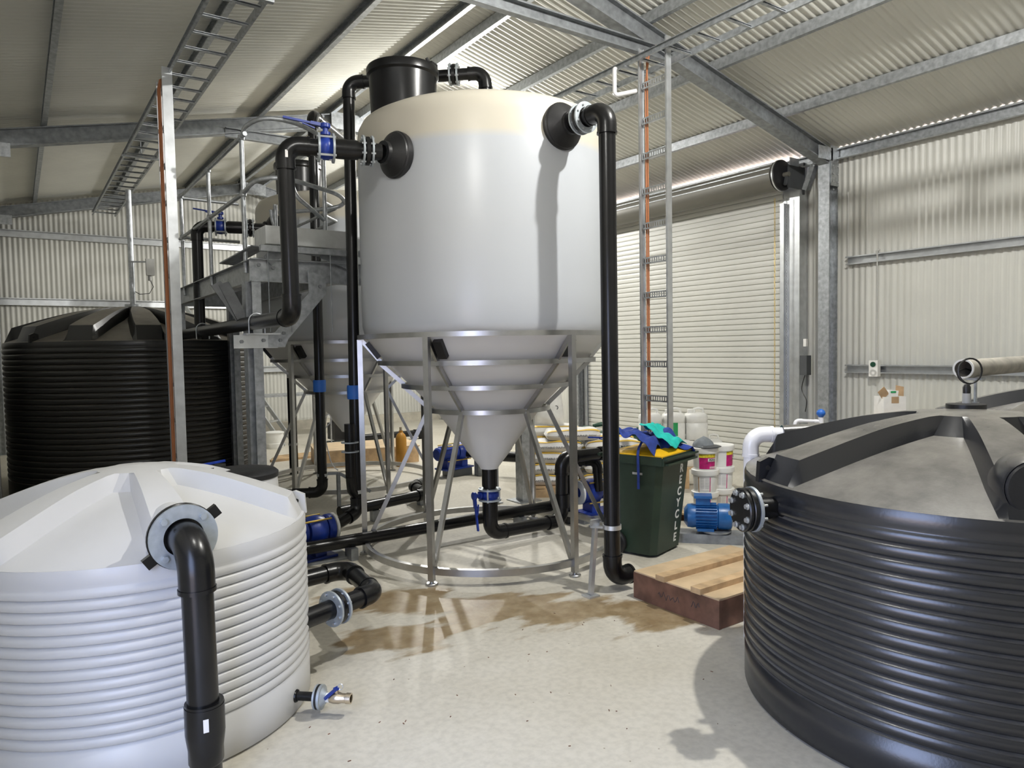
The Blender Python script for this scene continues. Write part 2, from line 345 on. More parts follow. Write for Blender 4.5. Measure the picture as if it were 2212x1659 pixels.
# daylight enters through the doorway: sampling portal only
la = bpy.data.lights.new('doorway_portal', 'AREA'); la.shape = 'RECTANGLE'; la.size = OY1-OY0; la.size_y = OZ; la.cycles.is_portal = True
lo = bpy.data.objects.new('doorway_portal', la); COL.objects.link(lo); lo.location = (XL-.03, (OY0+OY1)/2, OZ/2); lo.rotation_euler = (PI/2, 0, -PI/2)
# roof sheet, ribs running down the slope
mb = MB(); n = int((YB-YF+.3)/PITCH*6); xs = (XL-.1, RX, XR+.04); vs = []; fs = []
for i in range(n+1):
    y = YF-.1 + (YB-YF+.3)*i/n; off = AMP*math.sin(2*PI*y/PITCH)
    for x in xs: vs.append((x, y, zroof(x)+off))
for i in range(n):
    for j in range(2): fs.append((3*i+j, 3*i+3+j, 3*i+4+j, 3*i+1+j))
mb.add(vs, fs)
ceiling = struct(mb.build('ceiling', 'roofsheet', angle=80))
for x in (7.62, 6.40, 5.36, 4.37, 3.99, 2.95, 1.68, 0.42):
    z = zpur(x)+.055; fl = -1 if x < RX else 1
    mb = MB(); mb.csec((x, YF, z), (x, YB-.05, z), .055, .11, flip=fl); mb.build('purlin', 'galv', ceiling)
mb = MB(); mb.csec((XR-.09, YF, 4.12), (XR-.09, YB-.05, 4.12), .06, .13, flip=-1); mb.build('eave_purlin', 'galv', wall_right)
mb = MB(); mb.csec((XL+.09, YF, 4.22), (XL+.09, YB-.05, 4.22), .06, .13, flip=1); mb.build('eave_purlin', 'galv', wall_left)
for z in (1.375, 2.755):
    mb = MB(); mb.csec((XR-.02, YF, z), (XR-.02, 5.10, z), .07, .105, flip=-1); mb.build('girt', 'galv_bright', wall_right)
    mb = MB(); mb.csec((XR-.02, 10.35, z), (XR-.02, YB, z), .07, .105, flip=-1); mb.build('girt', 'galv_bright', wall_right)
for z in (1.36, 2.71, 3.93):
    mb = MB(); mb.csec((XL, YB-.02, z), (XR, YB-.02, z), .07, .13, flip=1); mb.build('girt', 'galv_bright', wall_back)
for z in (1.36, 2.71):
    mb = MB(); mb.csec((XL+.02, OY1+.2, z), (XL+.02, YB, z), .07, .105, flip=1); mb.build('girt', 'galv', wall_left)
# ---------------------------------------------------------------- portal frames
def isec(mb, p0, p1, w, h, t=.012, up=(0, 0, 1)):
    a = w/2; b = h/2
    mb.prof(p0, p1, [(-a, -b), (a, -b), (a, -b+t), (t, -b+t), (t, b-t), (a, b-t), (a, b), (-a, b), (-a, b-t), (-t, b-t), (-t, -b+t), (-a, -b+t)], up)
LABELS = {0.25: 'galvanised portal frame nearest the open doorway, behind the viewer', 5.27: 'nearest visible galvanised portal frame with collar tie, rafter ending beside the roller door drum',
          10.25: 'middle galvanised portal frame with rafter crossing behind the walkway handrail', 15.35: 'farthest galvanised portal frame standing against the back wall'}
for fy in (0.25, 5.27, 10.25, 15.35):
    fr = thing('portal_frame', LABELS[fy], 'steel frame', (RX, fy, 0), group='portal frames of the shed')
    zc = zpur(8.6)-.1
    for sx, xc in ((1, XR-.2), (-1, XL+.2)):
        mb = MB(); mb.csec((xc, fy, 0), (xc, fy, zc+.02), .075, .2, t=.008, up=(1, 0, 0), flip=1); mb.csec((xc, fy, 0), (xc, fy, zc+.02), .075, .2, t=.008, up=(1, 0, 0), flip=-1)
        mb.box((xc, fy, .006), (.26, .24, .012))
        mb.build('column', 'galv', fr)
        xe = xc
        mb = MB(); p0 = V(xe, fy, zpur(xe)-.1); p1 = V(RX, fy, ZR-.1); dn = V(0, 0, 1)
        mb.csec(p0, p1, .07, .2, t=.008, flip=1); mb.csec(p0, p1, .07, .2, t=.008, flip=-1); mb.build('rafter', 'galv_dull', fr)
        mb = MB(); mb.box((xc, fy-.085, zc-.12), (.17, .012, .5)); mb.box((xc, fy+.085, zc-.12), (.17, .012, .5))
        mb.box((xc-sx*.2, fy-.085, zc+.02), (.3, .012, .16)); mb.build('knee_plate', 'galv', fr)
        mb = MB()
        for dz in (-.3, -.2, -.1, 0, .06):
            for dx in (-.05, .05): mb.cyl((xc+dx, fy-.105, zc-.12+dz), (xc+dx, fy-.085, zc-.12+dz), .012, n=6)
        mb.build('bolts', 'bolt', fr, kind='stuff')
    mb = MB(); mb.box((RX, fy-.085, ZR-.14), (.5, .012, .24)); mb.build('apex_plate', 'galv', fr)
    if fy != 15.35:
        zt = 4.69; xa = RX+(zpur(RX)-.2-zt)/SL+.1; xm = RX-(zpur(RX)-.2-zt)/SLL-.1; mb = MB(); mb.csec((xm, fy-.02, zt), (xa, fy-.02, zt), .07, .13, flip=1); mb.build('collar_tie', 'galv_dull', fr)
# knee brace beside the roller door drum
# ---------------------------------------------------------------- roller door
door = thing('door_1', None, None, (8.72, 8.0, 0), kind='structure')
SLAT = .08; nsl = 51; xd = 8.74
mb = MB(); prof = [(-.012, 0), (-.012, .006), (.004, .010), (.007, .03), (.007, .055), (.004, .0755), (-.012, .078), (-.012, .08)]
vs = []; fs = []
for k, yy in enumerate((DY0+.12, DY1-.08)):
    for (o, z) in prof: vs.append((xd-o, yy, z))
kk = len(prof)
for i in range(kk-1): fs.append((i, i+1, kk+i+1, kk+i))
mb.add(vs, fs); s0 = mb.build('slat', 'doorsheet', door, angle=25)
for i in range(1, nsl): shared(s0, door, (0, 0, i*SLAT))
for yy, sgn in ((DY0+.06, 1), (DY1-.04, -1)):
    mb = MB(); mb.csec((xd-.03, yy, 0), (xd-.03, yy, 3.62), .06, .09, t=.006, up=(1, 0, 0), flip=sgn); mb.build('guide_rail', 'galv_bright', door)
mb = MB(); mb.box((xd+.03, DY0-.10, 1.95), (.20, .15, 3.9)); mb.box((xd+.06, DY0+.06, 1.95), (.12, .2, 3.9)); mb.build('jamb_post', 'galv_bright', door)
mb = MB(); mb.box((xd+.03, DY1+.08, 2.0), (.20, .14, 4.0)); mb.box((xd+.06, DY1-.03, 2.0), (.12, .1, 4.0)); mb.build('jamb_post', 'galv', door)
xq, zq = 8.40, 3.93
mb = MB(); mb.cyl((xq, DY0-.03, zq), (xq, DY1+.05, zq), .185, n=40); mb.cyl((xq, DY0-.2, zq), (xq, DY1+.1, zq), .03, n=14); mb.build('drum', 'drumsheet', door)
mb = MB()
for k in range(6):
    a = PI*.3+k*.42; mb.bar((xq+.187*math.cos(a), DY0-.02, zq+.187*math.sin(a)), (xq+.187*math.cos(a), DY1+.04, zq+.187*math.sin(a)), .004, .012)
mb.build('drum_seams', 'galv', door)
mb = MB(); mb.lathe([(0, -.03), (.16, -.03), (.2, -.015), (.2, .02), (.175, .02), (.175, -.005), (0, -.005)], 40, (xq, DY0-.09, zq), (0, 1, 0)); mb.build('drum_end_disc', 'rubber', door)
mb = MB(); mb.ring((xq, DY0-.075, zq), (0, 1, 0), .186, .204, .02, 40); mb.build('drum_rim', 'galv_bright', door)
mb = MB(); mb.box((xq+.2, DY0-.17, zq-.02), (.36, .02, .3)); mb.box((xq+.35, DY0-.14, zq-.02), (.03, .1, .42)); mb.bar((xq+.02, DY0-.16, zq+.02), (xq-.03, DY0-.16, zq-.14), .03, .03); mb.build('drum_bracket', 'darkgrey', door)
mb = MB(); mb.box((xq+.13, DY0-.185, zq+.17), (.2, .012, .1)); mb.build('bracket_plate', 'galv_bright', door)
mb = MB(); mb.bar((8.62, DY0-.42, 4.02), (8.62, DY0-.30, 3.72), .07, .09, up=(1, 0, 0)); mb.build('knee_brace', 'galv', door)
def chain(mb, x, y, z0, z1, pitch, r, w):
    n = int((z1-z0)/pitch)
    for i in range(n):
        z = z0+(i+.5)*pitch; a = (i % 2)*PI/2; ca, sa = math.cos(a), math.sin(a)
        pts = [V(x+ca*w*math.cos(t), y+sa*w*math.cos(t), z+pitch*.62*math.sin(t)) for t in [2*PI*k/6 for k in range(6)]]
        mb.tube(pts, r, 4, closed=True)
ch = thing('door_chain', 'thin gold hand chain hanging in front of the closed roller door', 'chain', (8.55, 6.0, .35))
mb = MB(); chain(mb, 8.55, 5.98, .35, 3.72, .045, .0035, .010); mb.build('chain_links', 'gold', ch, kind='stuff'); 
ch = thing('door_chain', 'grey steel hoist chain hanging along the roller door guide rail', 'chain', (8.55, 5.86, .3))
mb = MB(); chain(mb, 8.60, 5.83, .3, 3.66, .04, .0035, .010); mb.build('chain_links', 'galv_dull', ch, kind='stuff')
# ---------------------------------------------------------------- high bay lamps (out of view: outside the frame or hidden behind the tank)
def lamp(x, y, z, watts, label, zc=None, col=(1.0, 0.98, 0.93)):
    t = thing('high_bay_lamp', label, 'lamp', (x, y, z), group='high bay lamps hung from the roof')
    zt = zpur(x)
    mb = MB(); mb.tube([(x, y, z+.16), (x, y, max(zt, z+.2))], .008, 8); mb.build('hanging_rod', 'galv', t)
    mb = MB(); mb.lathe([(0, .17), (.05, .17), (.06, .12), (.11, .10), (.12, .05), (.09, .045), (0, .045)], 28, (x, y, z)); mb.build('housing', 'darkgrey', t)
    if 'lampglass' not in MATS:
        m = bpy.data.materials.new('lampglass'); m.use_nodes = True; b = m.node_tree.nodes['Principled BSDF']
        b.inputs['Base Color'].default_value = (1, 1, 1, 1); b.inputs['Emission Color'].default_value = (*col, 1); b.inputs['Emission Strength'].default_value = 12.0; MATS['lampglass'] = m
    mb = MB(); mb.lathe([(.095, .044), (.095, .036), (0, .034)], 28, (x, y, z)); mb.build('lens', 'lampglass', t)
    L = bpy.data.lights.new('lamp_light', 'POINT'); L.energy = watts*LAMP_W; L.color = col; L.shadow_soft_size = .05
    lo = bpy.data.objects.new('lamp_light', L); COL.objects.link(lo); lo.location = (0, 0, -.03); lo.parent = t
lamp(3.96, 1.85, 4.97, 580, 'high bay lamp under the ridge, nearest the black ribbed tank')
lamp(0.90, 2.20, 3.95, 85, 'high bay lamp hung low over the viewer near the open doorway')
lamp(5.39, 8.60, 4.55, 430, 'high bay lamp hidden behind the front cone tank')
lamp(6.43, 11.6, 4.20, 400, 'unseen lamp added far back by the roller door wall')  # added lamp, hidden behind the tank, to brighten the rear
# ================================================================ TANKS
def ribbed_tank(name, label, c, r, zrim, zapex, zrib0, nrib, matname, nspoke, off, w=.15, bev=.035, rise=.085, nseg=144, rib=.016, cat='water tank', group=None, lugs=None, lugside=1):
    t = thing(name, label, cat, (c[0], c[1], 0), group=group)
    cx, cyy = c
    # body with rounded ribs
    P = [(r-.02, 0.0), (r, .012), (r, zrib0-.01)]
    zt = zrim-.07; ph = (zt-zrib0)/nrib
    for i in range(nrib):
        for k in range(10):
            u = k/10.0; s = math.sin(PI*u)**0.42 if u > 0 else 0
            P.append((r-rib+2*rib*s*.62, zrib0+(i+u)*ph))
    P += [(r-rib*.3, zt), (r, zt+.012), (r, zrim-.02), (r-.006, zrim)]
    mb = MB(); mb.lathe(P, nseg, (cx, cyy, 0)); mb.build('ribbed_body', matname, t, angle=60)
    # domed roof with raised radial ribs
    R0 = r-.006
    hub = .22*r if r < 1.2 else .16*r
    def dome(q): return zrim + (zapex-rise*.75-zrim)*(1-(q/R0)**1.45)
    rhos = [1e-4, hub*.55, hub*.8, hub, hub*1.25, hub*1.6] + [hub*1.6+(R0*.90-hub*1.6)*k/9 for k in range(1, 10)] + [R0*.93, R0*.955, R0*.985, R0]
    sec = 2*PI/nspoke; nb = 6
    vs = []; fs = []
    cols = None
    for q in rhos:
        row = []
        wq = w*(.50+.50*min(1, q/(R0*.8))); 
        ho = min((wq/2)/max(q, 1e-3), sec*.30); hb = min((wq/2+bev*(.6+.4*q/R0))/max(q, 1e-3), sec*.44)
        if hb <= ho+.01: hb = ho+sec*.05
        raise_ = rise*(.75+.25*min(1, q/(R0*.5))) if q < R0*.935 else rise*max(0, 1-(q-R0*.93)/(R0*.055))
        inner = q <= hub*1.01
        for s_ in range(nspoke):
            a0 = off+s_*sec
            offs = [(-hb, 0), (-ho, 1), (-ho*.5, 1), (0, 1), (ho*.5, 1), (ho, 1), (hb, 0)] + [(hb+(sec-2*hb)*k/nb, 0) for k in range(1, nb)]
            for (da, up_) in offs:
                up2 = 1 if inner else up_
                z = dome(q)+raise_*up2*(1.0 if q > hub else .95)
                row.append((cx+q*math.cos(a0+da), cyy+q*math.sin(a0+da), z))
        vs += row; cols = len(row)
    for i in range(len(rhos)-1):
        for j in range(cols): fs.append((i*cols+j, i*cols+(j+1) % cols, (i+1)*cols+(j+1) % cols, (i+1)*cols+j))
    mb = MB(); mb.add(vs, fs); mb.build('roof', matname, t, angle=28)
    if True:
        for s_ in (lugs or range(0, nspoke, 2)):
            a = off+s_*sec+sec*.5*0
            d = V(math.cos(a), math.sin(a), 0); sd = V(-d.y, d.x, 0)*lugside; p = V(cx, cyy, zrim)+d*(R0-.045)
            mb = MB(); q = p+sd*(w/2+bev*.4)
            pts = [q+d*-.055+V(0, 0, .0), q+d*.052+V(0, 0, -.01), q+d*.045+V(0, 0, .085), q+d*.0+V(0, 0, .105), q+d*-.05+V(0, 0, .09)]
            k = len(pts); mb.add([p_+sd*.0 for p_ in pts]+[p_+sd*.03 for p_ in pts], [tuple(range(k)), tuple(range(2*k-1, k-1, -1))]+[(i, (i+1) % k, k+(i+1) % k, k+i) for i in range(k)])
            lug = mb.build('lifting_lug', matname, t)
            mb = MB(); hc = q+d*.005+V(0, 0, .055); mb.cyl(hc-sd*.002, hc+sd*.033, .011, n=14); mb.build('lug_hole', 'dark_hole', lug)
    return t
CW, CB, CBK = (.457, 3.813), (3.671, 1.511), (1.32, 10.77)
tw = ribbed_tank('ribbed_tank', 'white ribbed plastic tank in the left foreground with black pipe on its roof', CW, .763, .895, 1.185, .20, 14, 'whitepe', 6, math.radians(-86), w=.15, rise=.085, bev=.03, rib=.013, lugs=(1, 3))
tb = ribbed_tank('ribbed_tank', 'black ribbed plastic tank in the right foreground with bolted blank flange', CB, 1.013, 1.075, 1.385, .20, 14, 'blacktank', 6, math.radians(154.5), w=.19, rise=.095, bev=.03, rib=.016, lugside=-1)
tk = ribbed_tank('ribbed_tank', 'large black ribbed tank far left, standing behind the cable ladder post', CBK, 1.46, 1.875, 2.36, .22, 24, 'blacktank_far', 12, math.radians(-90.5), w=.27, bev=.045, rise=.15, rib=.018)
t2 = ribbed_tank('ribbed_tank', 'black ribbed tank at the right frame edge behind the nearer black tank', (6.10, 1.75), 1.013, 1.075, 1.40, .20, 14, 'blacktank', 6, math.radians(170), w=.17, rise=.09, rib=.015)
# hub hatch on near black tank
mb = MB(); mb.lathe([(.0, -.03), (.085, -.03), (.085, .004), (0, .006)], 28, (CB[0]+.09, CB[1]+.06, 1.394)); mb.build('inspection_cap', 'rubber', tb)
# rounded boss + round cap on near black tank (right frame edge)
a = math.radians(214.5); bc = V(CB[0]+.80*math.cos(a), CB[1]+.80*math.sin(a), 1.175); ax = V(math.cos(a), math.sin(a), .05)
mb = MB(); mb.lathe([(.02, -.2), (.10, -.16), (.115, -.05), (.115, .10), (.105, .115), (.105, .10)], 36, bc+ax*.05, ax); mb.build('side_boss', 'blacktank', tb)
mb = MB(); mb.disc_cyl(bc+ax*.155, ax, .102, .03, 36, bev=.008); mb.build('boss_cap', 'rubber', tb)
# inlet boss at its back left, taking the white elbow
mb = MB(); mb.cyl((3.60, 2.467, 1.185), (3.86, 2.26, 1.20), .052, n=24); mb.build('inlet_boss', 'blacktank', tb)
# white tank: roof boss for pipe and manhole with black lid
mb = MB(); mb.lathe([(.02, -.20), (.075, -.16), (.088, -.03), (.088, .02)], 32, (.508, 3.10, 1.0), (.02, -1, -.06)); mb.build('pipe_boss', 'whitepe', tw)
mx, my = .985, 4.07
mb = MB(); mb.lathe([(.215, .80), (.205, .95), (.198, 1.035), (.185, 1.035)], 40, (mx, my, 0)); mb.build('manhole_neck', 'whitepe', tw)
mb = MB(); mb.lathe([(.205, 1.02), (.207, 1.045), (.19, 1.06), (.12, 1.068), (0, 1.07)], 40, (mx, my, 0)); ml = mb.build('manhole_lid', 'rubber', tw)
mb = MB(); mb.box((mx-.13, my+.0, 1.075), (.05, .26, .03), rz=-.5); mb.box((mx-.17, my-.06, 1.08), (.06, .07, .04), rz=-.5); mb.build('hinge', 'rubber', ml)
rod = MB(); rod.bar((mx-.25, my-.02, 1.105), (mx-.06, my+.06, 1.112), .012, .012); tag(rod.build('blue_rod', 'blue'), 'short blue rod lying on the black manhole lid of the white tank', 'rod')
# ---------------------------------------------------------------- cone tanks and stands
RT = 1.045
RINGS = [(1.045, 1.815), (.885, 1.605), (.695, 1.410), (.495, 1.205)]
def cone_tank(label, c, group):
    t = thing('cone_tank', label, 'tank', (c[0], c[1], .68), group=group)
    x, y = c
    P = [(.075, .68), (.085, .70), (.20, .85), (.205, .865), (.47, 1.225), (.675, 1.43), (.865, 1.625), (.985, 1.78), (1.02, 1.845), (1.035, 1.90), (1.038, 2.1), (1.038, 3.40), (1.03, 3.46), (1.0, 3.515), (.94, 3.545), (.70, 3.60), (.35, 3.635), (0, 3.64)]
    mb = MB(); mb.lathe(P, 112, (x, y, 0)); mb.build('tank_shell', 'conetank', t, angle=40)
    return t
def cone_stand(label, c, group):
    t = thing('tank_stand', label, 'stand', (c[0], c[1], 0), group=group)
    x, y = c; a0 = math.atan2(-.573, -.877)
    for r, z in RINGS:
        mb = MB(); mb.lathe([(r, -.018), (r+.035, -.018), (r+.035, .018), (r, .018), (r, -.018)], 72, (x, y, z)); mb.build('hoop', 'stainless', t, angle=30)
    mb = MB(); mb.lathe([(RT-.02, .075), (RT+.02, .075), (RT+.02, .125), (RT-.02, .125), (RT-.02, .075)], 72, (x, y, 0)); mb.build('base_hoop', 'stainless', t, angle=30)
    for k in range(6):
        a = a0+k*PI/3; d = V(math.cos(a), math.sin(a), 0); sd = V(-d.y, d.x, 0); o = V(x, y, 0)
        p = o+d*(RT+.018)
        mb = MB(); mb.bar(p+V(0, 0, .03), p+V(0, 0, 1.80), .042, .042, up=d); leg = mb.build('leg', 'stainless', t, angle=25)
        mb = MB(); mb.disc_cyl(p+V(0, 0, .008), (0, 0, 1), .045, .016, 20, bev=.004); mb.cyl(p+V(0, 0, .01), p+V(0, 0, .04), .016, n=12); mb.build('foot', 'stainless', leg)
        q0 = o+d*(RINGS[3][0]+.02)+V(0, 0, RINGS[3][1]-.01); q1 = o+d*(RT-.015)+V(0, 0, .12)
        mb = MB(); mb.bar(q0, q1, .034, .034, up=sd); mb.build('brace', 'stainless', t, angle=25)
        mb = MB()
        for (ra, za), (rb, zb) in zip(RINGS[:-1], RINGS[1:]):
            mb.bar(o+d*(ra+.012)+V(0, 0, za-.01), o+d*(rb+.012)+V(0, 0, zb+.01), .034, .02, up=sd)
        mb.build('cone_rib', 'stainless', t, angle=25)
        m0 = o+d*(RT-.09)+V(0, 0, 1.735)+sd*.055
        mb = MB(); dirn = (V(0, 0, -1)-d*.75).normalized(); mb.bar(m0+dirn*-.055, m0+dirn*.10, .065, .07, up=sd); mb.build('load_pad', 'rubber', t)
    return t
CC, C2 = (3.302, 5.118), (3.47, 8.72)
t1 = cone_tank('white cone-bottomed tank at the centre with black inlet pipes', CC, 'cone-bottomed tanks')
cone_stand('stainless steel stand carrying the central cone-bottomed tank', CC, 'stainless cone tank stands')
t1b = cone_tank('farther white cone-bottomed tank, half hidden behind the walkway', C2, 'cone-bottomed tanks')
cone_stand('stainless steel stand carrying the farther cone-bottomed tank', C2, 'stainless cone tank stands')
def manhole(t, x, y, z0):
    mb = MB(); mb.lathe([(.255, z0-.1), (.268, z0+.27), (.285, z0+.285), (.287, z0+.33), (.28, z0+.345), (.27, z0+.345), (.05, z0+.36), (0, z0+.36)], 44, (x, y, 0)); m = mb.build('manhole', 'blackpipe', t, angle=40)
    mb = MB(); mb.box((x+.2, y-.12, z0+.375), (.09, .05, .05), rz=.5); mb.tube([(x+.18, y-.13, z0+.38), (x+.15, y-.12, z0+.43)], .012, 8); mb.build('latch', 'rubber', m)
manhole(t1, 2.62, 5.22, 3.585)
manhole(t1b, 2.86, 8.50, 3.585)
mb = MB(); mb.cyl((2.98, 4.42, 3.52), (2.98, 4.42, 3.60), .018, n=14); mb.build('vent_stub', 'conetank', t1)
mb = MB(); mb.disc_cyl((3.98, 4.78, 3.57), (0, 0, 1), .085, .09, 28, bev=.01); mb.build('top_cap', 'conetank', t1)
def boot(t, p, n, s=1.0):
    n = V(n).normalized()
    mb = MB(); mb.lathe([(.165*s, -.03), (.168*s, .012), (.160*s, .02), (.158*s, .03), (.088*s, .085), (.080*s, .09), (.080*s, .12), (.05*s, .12)], 40, p, n); mb.build('inlet_boot', 'rubber', t, angle=30)
boot(t1, V(3.312, 4.075, 3.30), (0, -1, 0)); boot(t1, V(2.320, 4.765, 3.117), (-.94, -.2, 0))
boot(t1b, V(2.50, 8.33, 3.117), (-.94, -.2, 0))
# instrument post on the far black tank
p = thing('sensor_post', 'slim galvanised post rising from the roof of the far black tank, carrying a sensor', 'post', (CBK[0], CBK[1], 2.35))
mb = MB(); mb.cyl((CBK[0], CBK[1], 2.36), (CBK[0], CBK[1], 3.90), .035, n=18); mb.build('post', 'galv', p)
mb = MB(); mb.disc_cyl((CBK[0], CBK[1], 2.37), (0, 0, 1), .1, .03, 24); mb.build('post_base', 'galv', p)
mb = MB(); mb.bar((CBK[0], CBK[1]-.03, 2.95), (CBK[0]+.17, CBK[1]-.10, 2.95), .02, .02); mb.build('arm', 'galv', p)
mb = MB(); mb.box((CBK[0]+.21, CBK[1]-.11, 2.88), (.10, .07, .22)); mb.cyl((CBK[0]+.20, CBK[1]-.11, 2.70), (CBK[0]+.20, CBK[1]-.11, 2.78), .022, n=12); mb.build('sensor_box', 'greyplastic', p)
mb = MB(); mb.tube([(CBK[0]+.20, CBK[1]-.11, 2.72), (CBK[0]+.24, CBK[1]-.11, 2.62), (CBK[0]+.19, CBK[1]-.1, 2.53), (CBK[0]+.08, CBK[1]-.05, 2.52), (CBK[0]+.03, CBK[1], 2.56)], .005, 6); mb.build('sensor_cable', 'cableblack', p)
# ================================================================ PIPEWORK
PR = .0575
def arc_pts(a, b, c, R, n=8):
    # fillet at corner b between a and c
    a, b, c = V(a), V(b), V(c); d0 = (a-b).normalized(); d1 = (c-b).normalized()
    ang = d0.angle(d1); tl = R/math.tan(ang/2)
    p0 = b+d0*tl; p1 = b+d1*tl
    ctr = b+(d0+d1).normalized()*(R/math.sin(ang/2))
    out = []
    u0 = (p0-ctr); u1 = (p1-ctr); th = u0.angle(u1)
    for k in range(n+1):
        s = k/n; q = (u0*math.sin((1-s)*th)+u1*math.sin(s*th))/math.sin(th); out.append(ctr+q)
    return out
def pipe_run(root, pts, r=PR, matname='blackpipe', R=None, sleeve=None, elbow_s=1.14, emat=None):
    pts = [V(p) for p in pts]; R = R or r*1.7; sleeve = r*1.1 if sleeve is None else sleeve
    n = len(pts); cuts = [(pts[0], None)]
    prev = pts[0]
    for i in range(1, n-1):
        arc = arc_pts(pts[i-1], pts[i], pts[i+1], R)
        d0 = (pts[i-1]-pts[i]).normalized(); d1 = (pts[i+1]-pts[i]).normalized()
        mb = MB(); mb.cyl(prev, arc[0]+d0*0.0, r, n=24); mb.build('pipe', matname, root)
        path = [arc[0]+d0*sleeve]+arc+[arc[-1]+d1*sleeve]
        mb = MB(); mb.tube(path, r*elbow_s, 24)
        for q, d in ((path[0], d0), (path[-1], d1)):
            mb.ring(q-d*.006, d, r*.9, r*elbow_s*1.06, .016, 24)
        mb.build('elbow', emat or matname, root, angle=40)
        prev = arc[-1]
    mb = MB(); mb.cyl(prev, pts[-1], r, n=24); mb.build('pipe', matname, root)
def coupling(root, p, d, r=PR, L=.12, matname='blackpipe', s=1.15):
    d = V(d).normalized(); mb = MB()
    mb.lathe([(r*.95, -L/2), (r*s, -L/2), (r*s, -L*.42), (r*s*1.03, -L*.42), (r*s*1.03, L*.42), (r*s, L*.42), (r*s, L/2), (r*.95, L/2)], 28, p, d); return mb.build('coupling', matname, root, angle=30)
def flange(root, p, d, r=PR, ro=None, t=.012, gap=.05, nb=8, core='blackpipe'):
    d = V(d).normalized(); p = V(p); ro = ro or r*1.85
    for s in (-1, 1):
        mb = MB(); mb.ring(p+d*s*(gap/2+t/2), d, r*1.02, ro, t, 36); mb.build('flange_ring', 'zinc_ring', root, angle=30)
    mb = MB(); mb.disc_cyl(p, d, ro*.93, gap*.62, 32, bev=.004); mb.cyl(p-d*gap*.75, p+d*gap*.75, r*1.2, n=24); mb.build('flange_stub', core, root, angle=30)
    sv, uv, _ = frame_of(d)
    mb = MB()
    for k in range(nb):
        a = 2*PI*(k+.5)/nb; q = p+(sv*math.cos(a)+uv*math.sin(a))*ro*.82; h = gap/2+t+.010
        mb.cyl(q-d*h, q+d*h, .0075, n=6)
    mb.build('flange_bolts', 'bolt', root, kind='stuff')
def valve(root, p, d, upd, lever, r=PR, gap=.085):
    d = V(d).normalized(); p = V(p); upd = V(upd).normalized(); lever = V(lever)
    ro = r*1.75
    for s in (-1, 1):
        mb = MB(); mb.ring(p+d*s*(gap/2+.007), d, r*1.02, ro, .014, 36); mb.build('flange_ring', 'zinc_ring', root, angle=30)
    sv, uv, _ = frame_of(d); mb = MB()
    for k in range(4):
        a = 2*PI*(k+.5)/4; q = p+(sv*math.cos(a)+uv*math.sin(a))*ro*.86; h = gap/2+.022
        mb.cyl(q-d*h, q+d*h, .0085, n=8)
    mb.build('valve_bolts', 'bolt', root, kind='stuff')
    mb = MB(); mb.lathe([(r, -gap/2), (r*1.25, -gap/2), (r*1.3, -gap*.3), (r*1.42, -gap*.2), (r*1.42, gap*.2), (r*1.3, gap*.3), (r*1.25, gap/2), (r, gap/2)], 32, p, d); body = mb.build('valve_body', 'blue', root, angle=40)
    top = p+upd*(ro+.05)
    mb = MB(); mb.cyl(p+upd*r*1.2, top, .018, n=14); mb.disc_cyl(p+upd*(ro*.95), upd, .034, .02, 20); mb.build('valve_neck', 'blue', body)
    mb = MB(); mb.disc_cyl(top, upd, .035, .03, 20, bev=.004); mb.bar(top, top+lever*.35, .034, .022, up=upd); mb.bar(top+lever*.3, top+lever, .022, .014, up=upd)
    mb.bar(top+lever*.25-upd*.03, top+lever*.55-upd*.012, .016, .008, up=upd); mb.build('valve_lever', 'blue', body)
def clamp(root, p, d, r=PR, matname='galv_bright'):
    mb = MB(); mb.ring(p, d, r*.98, r*1.12, .03, 28); sv, uv, _ = frame_of(d); mb.box(V(p)+sv*(r*1.25), (.03, .03, .03)); return mb.build('clamp', matname, root, angle=30)
def sticker(root, p, n_, up, w, h, matname='label_white'):
    n_ = V(n_).normalized(); M = plane_M(V(p), V(up).cross(n_), up); mb = MB(); c = [M @ V(x*w/2, y*h/2, 0) for x, y in ((-1, -1), (1, -1), (1, 1), (-1, 1))]
    mb.add(c+[q-n_*.002 for q in c], [(0, 1, 2, 3), (0, 4, 5, 1), (1, 5, 6, 2), (2, 6, 7, 3), (3, 7, 4, 0)]); mb.build('sticker', matname, root)
def run(name, label, loc, cat='pipe', group=None): return thing(name, label, cat, loc, group=group)
# P1 right downpipe of the central tank
g = run('outlet_pipe', 'tall black downpipe on the right side of the central cone tank', (3.351, 3.629, 0))
pipe_run(g, [(3.312, 3.965, 3.30), (3.335, 3.629, 3.30), (3.345, 3.629, .10), (3.515, 3.625, .10)])
flange(g, (3.321, 3.855, 3.30), (.03, -1, 0), gap=.05)
clamp(g, (3.345, 3.629, .46), (0, 0, 1))
mb = MB(); mb.bar((3.28, 3.66, .46), (3.20, 3.70, .47), .04, .012); mb.bar((3.235, 3.68, .47), (3.17, 3.66, .012), .03, .03, up=(1, 0, 0)); mb.box((3.165, 3.655, .006), (.09, .09, .012)); mb.box((3.24, 3.69, .49), (.07, .02, .05)); mb.build('support_leg', 'galv_bright', g)
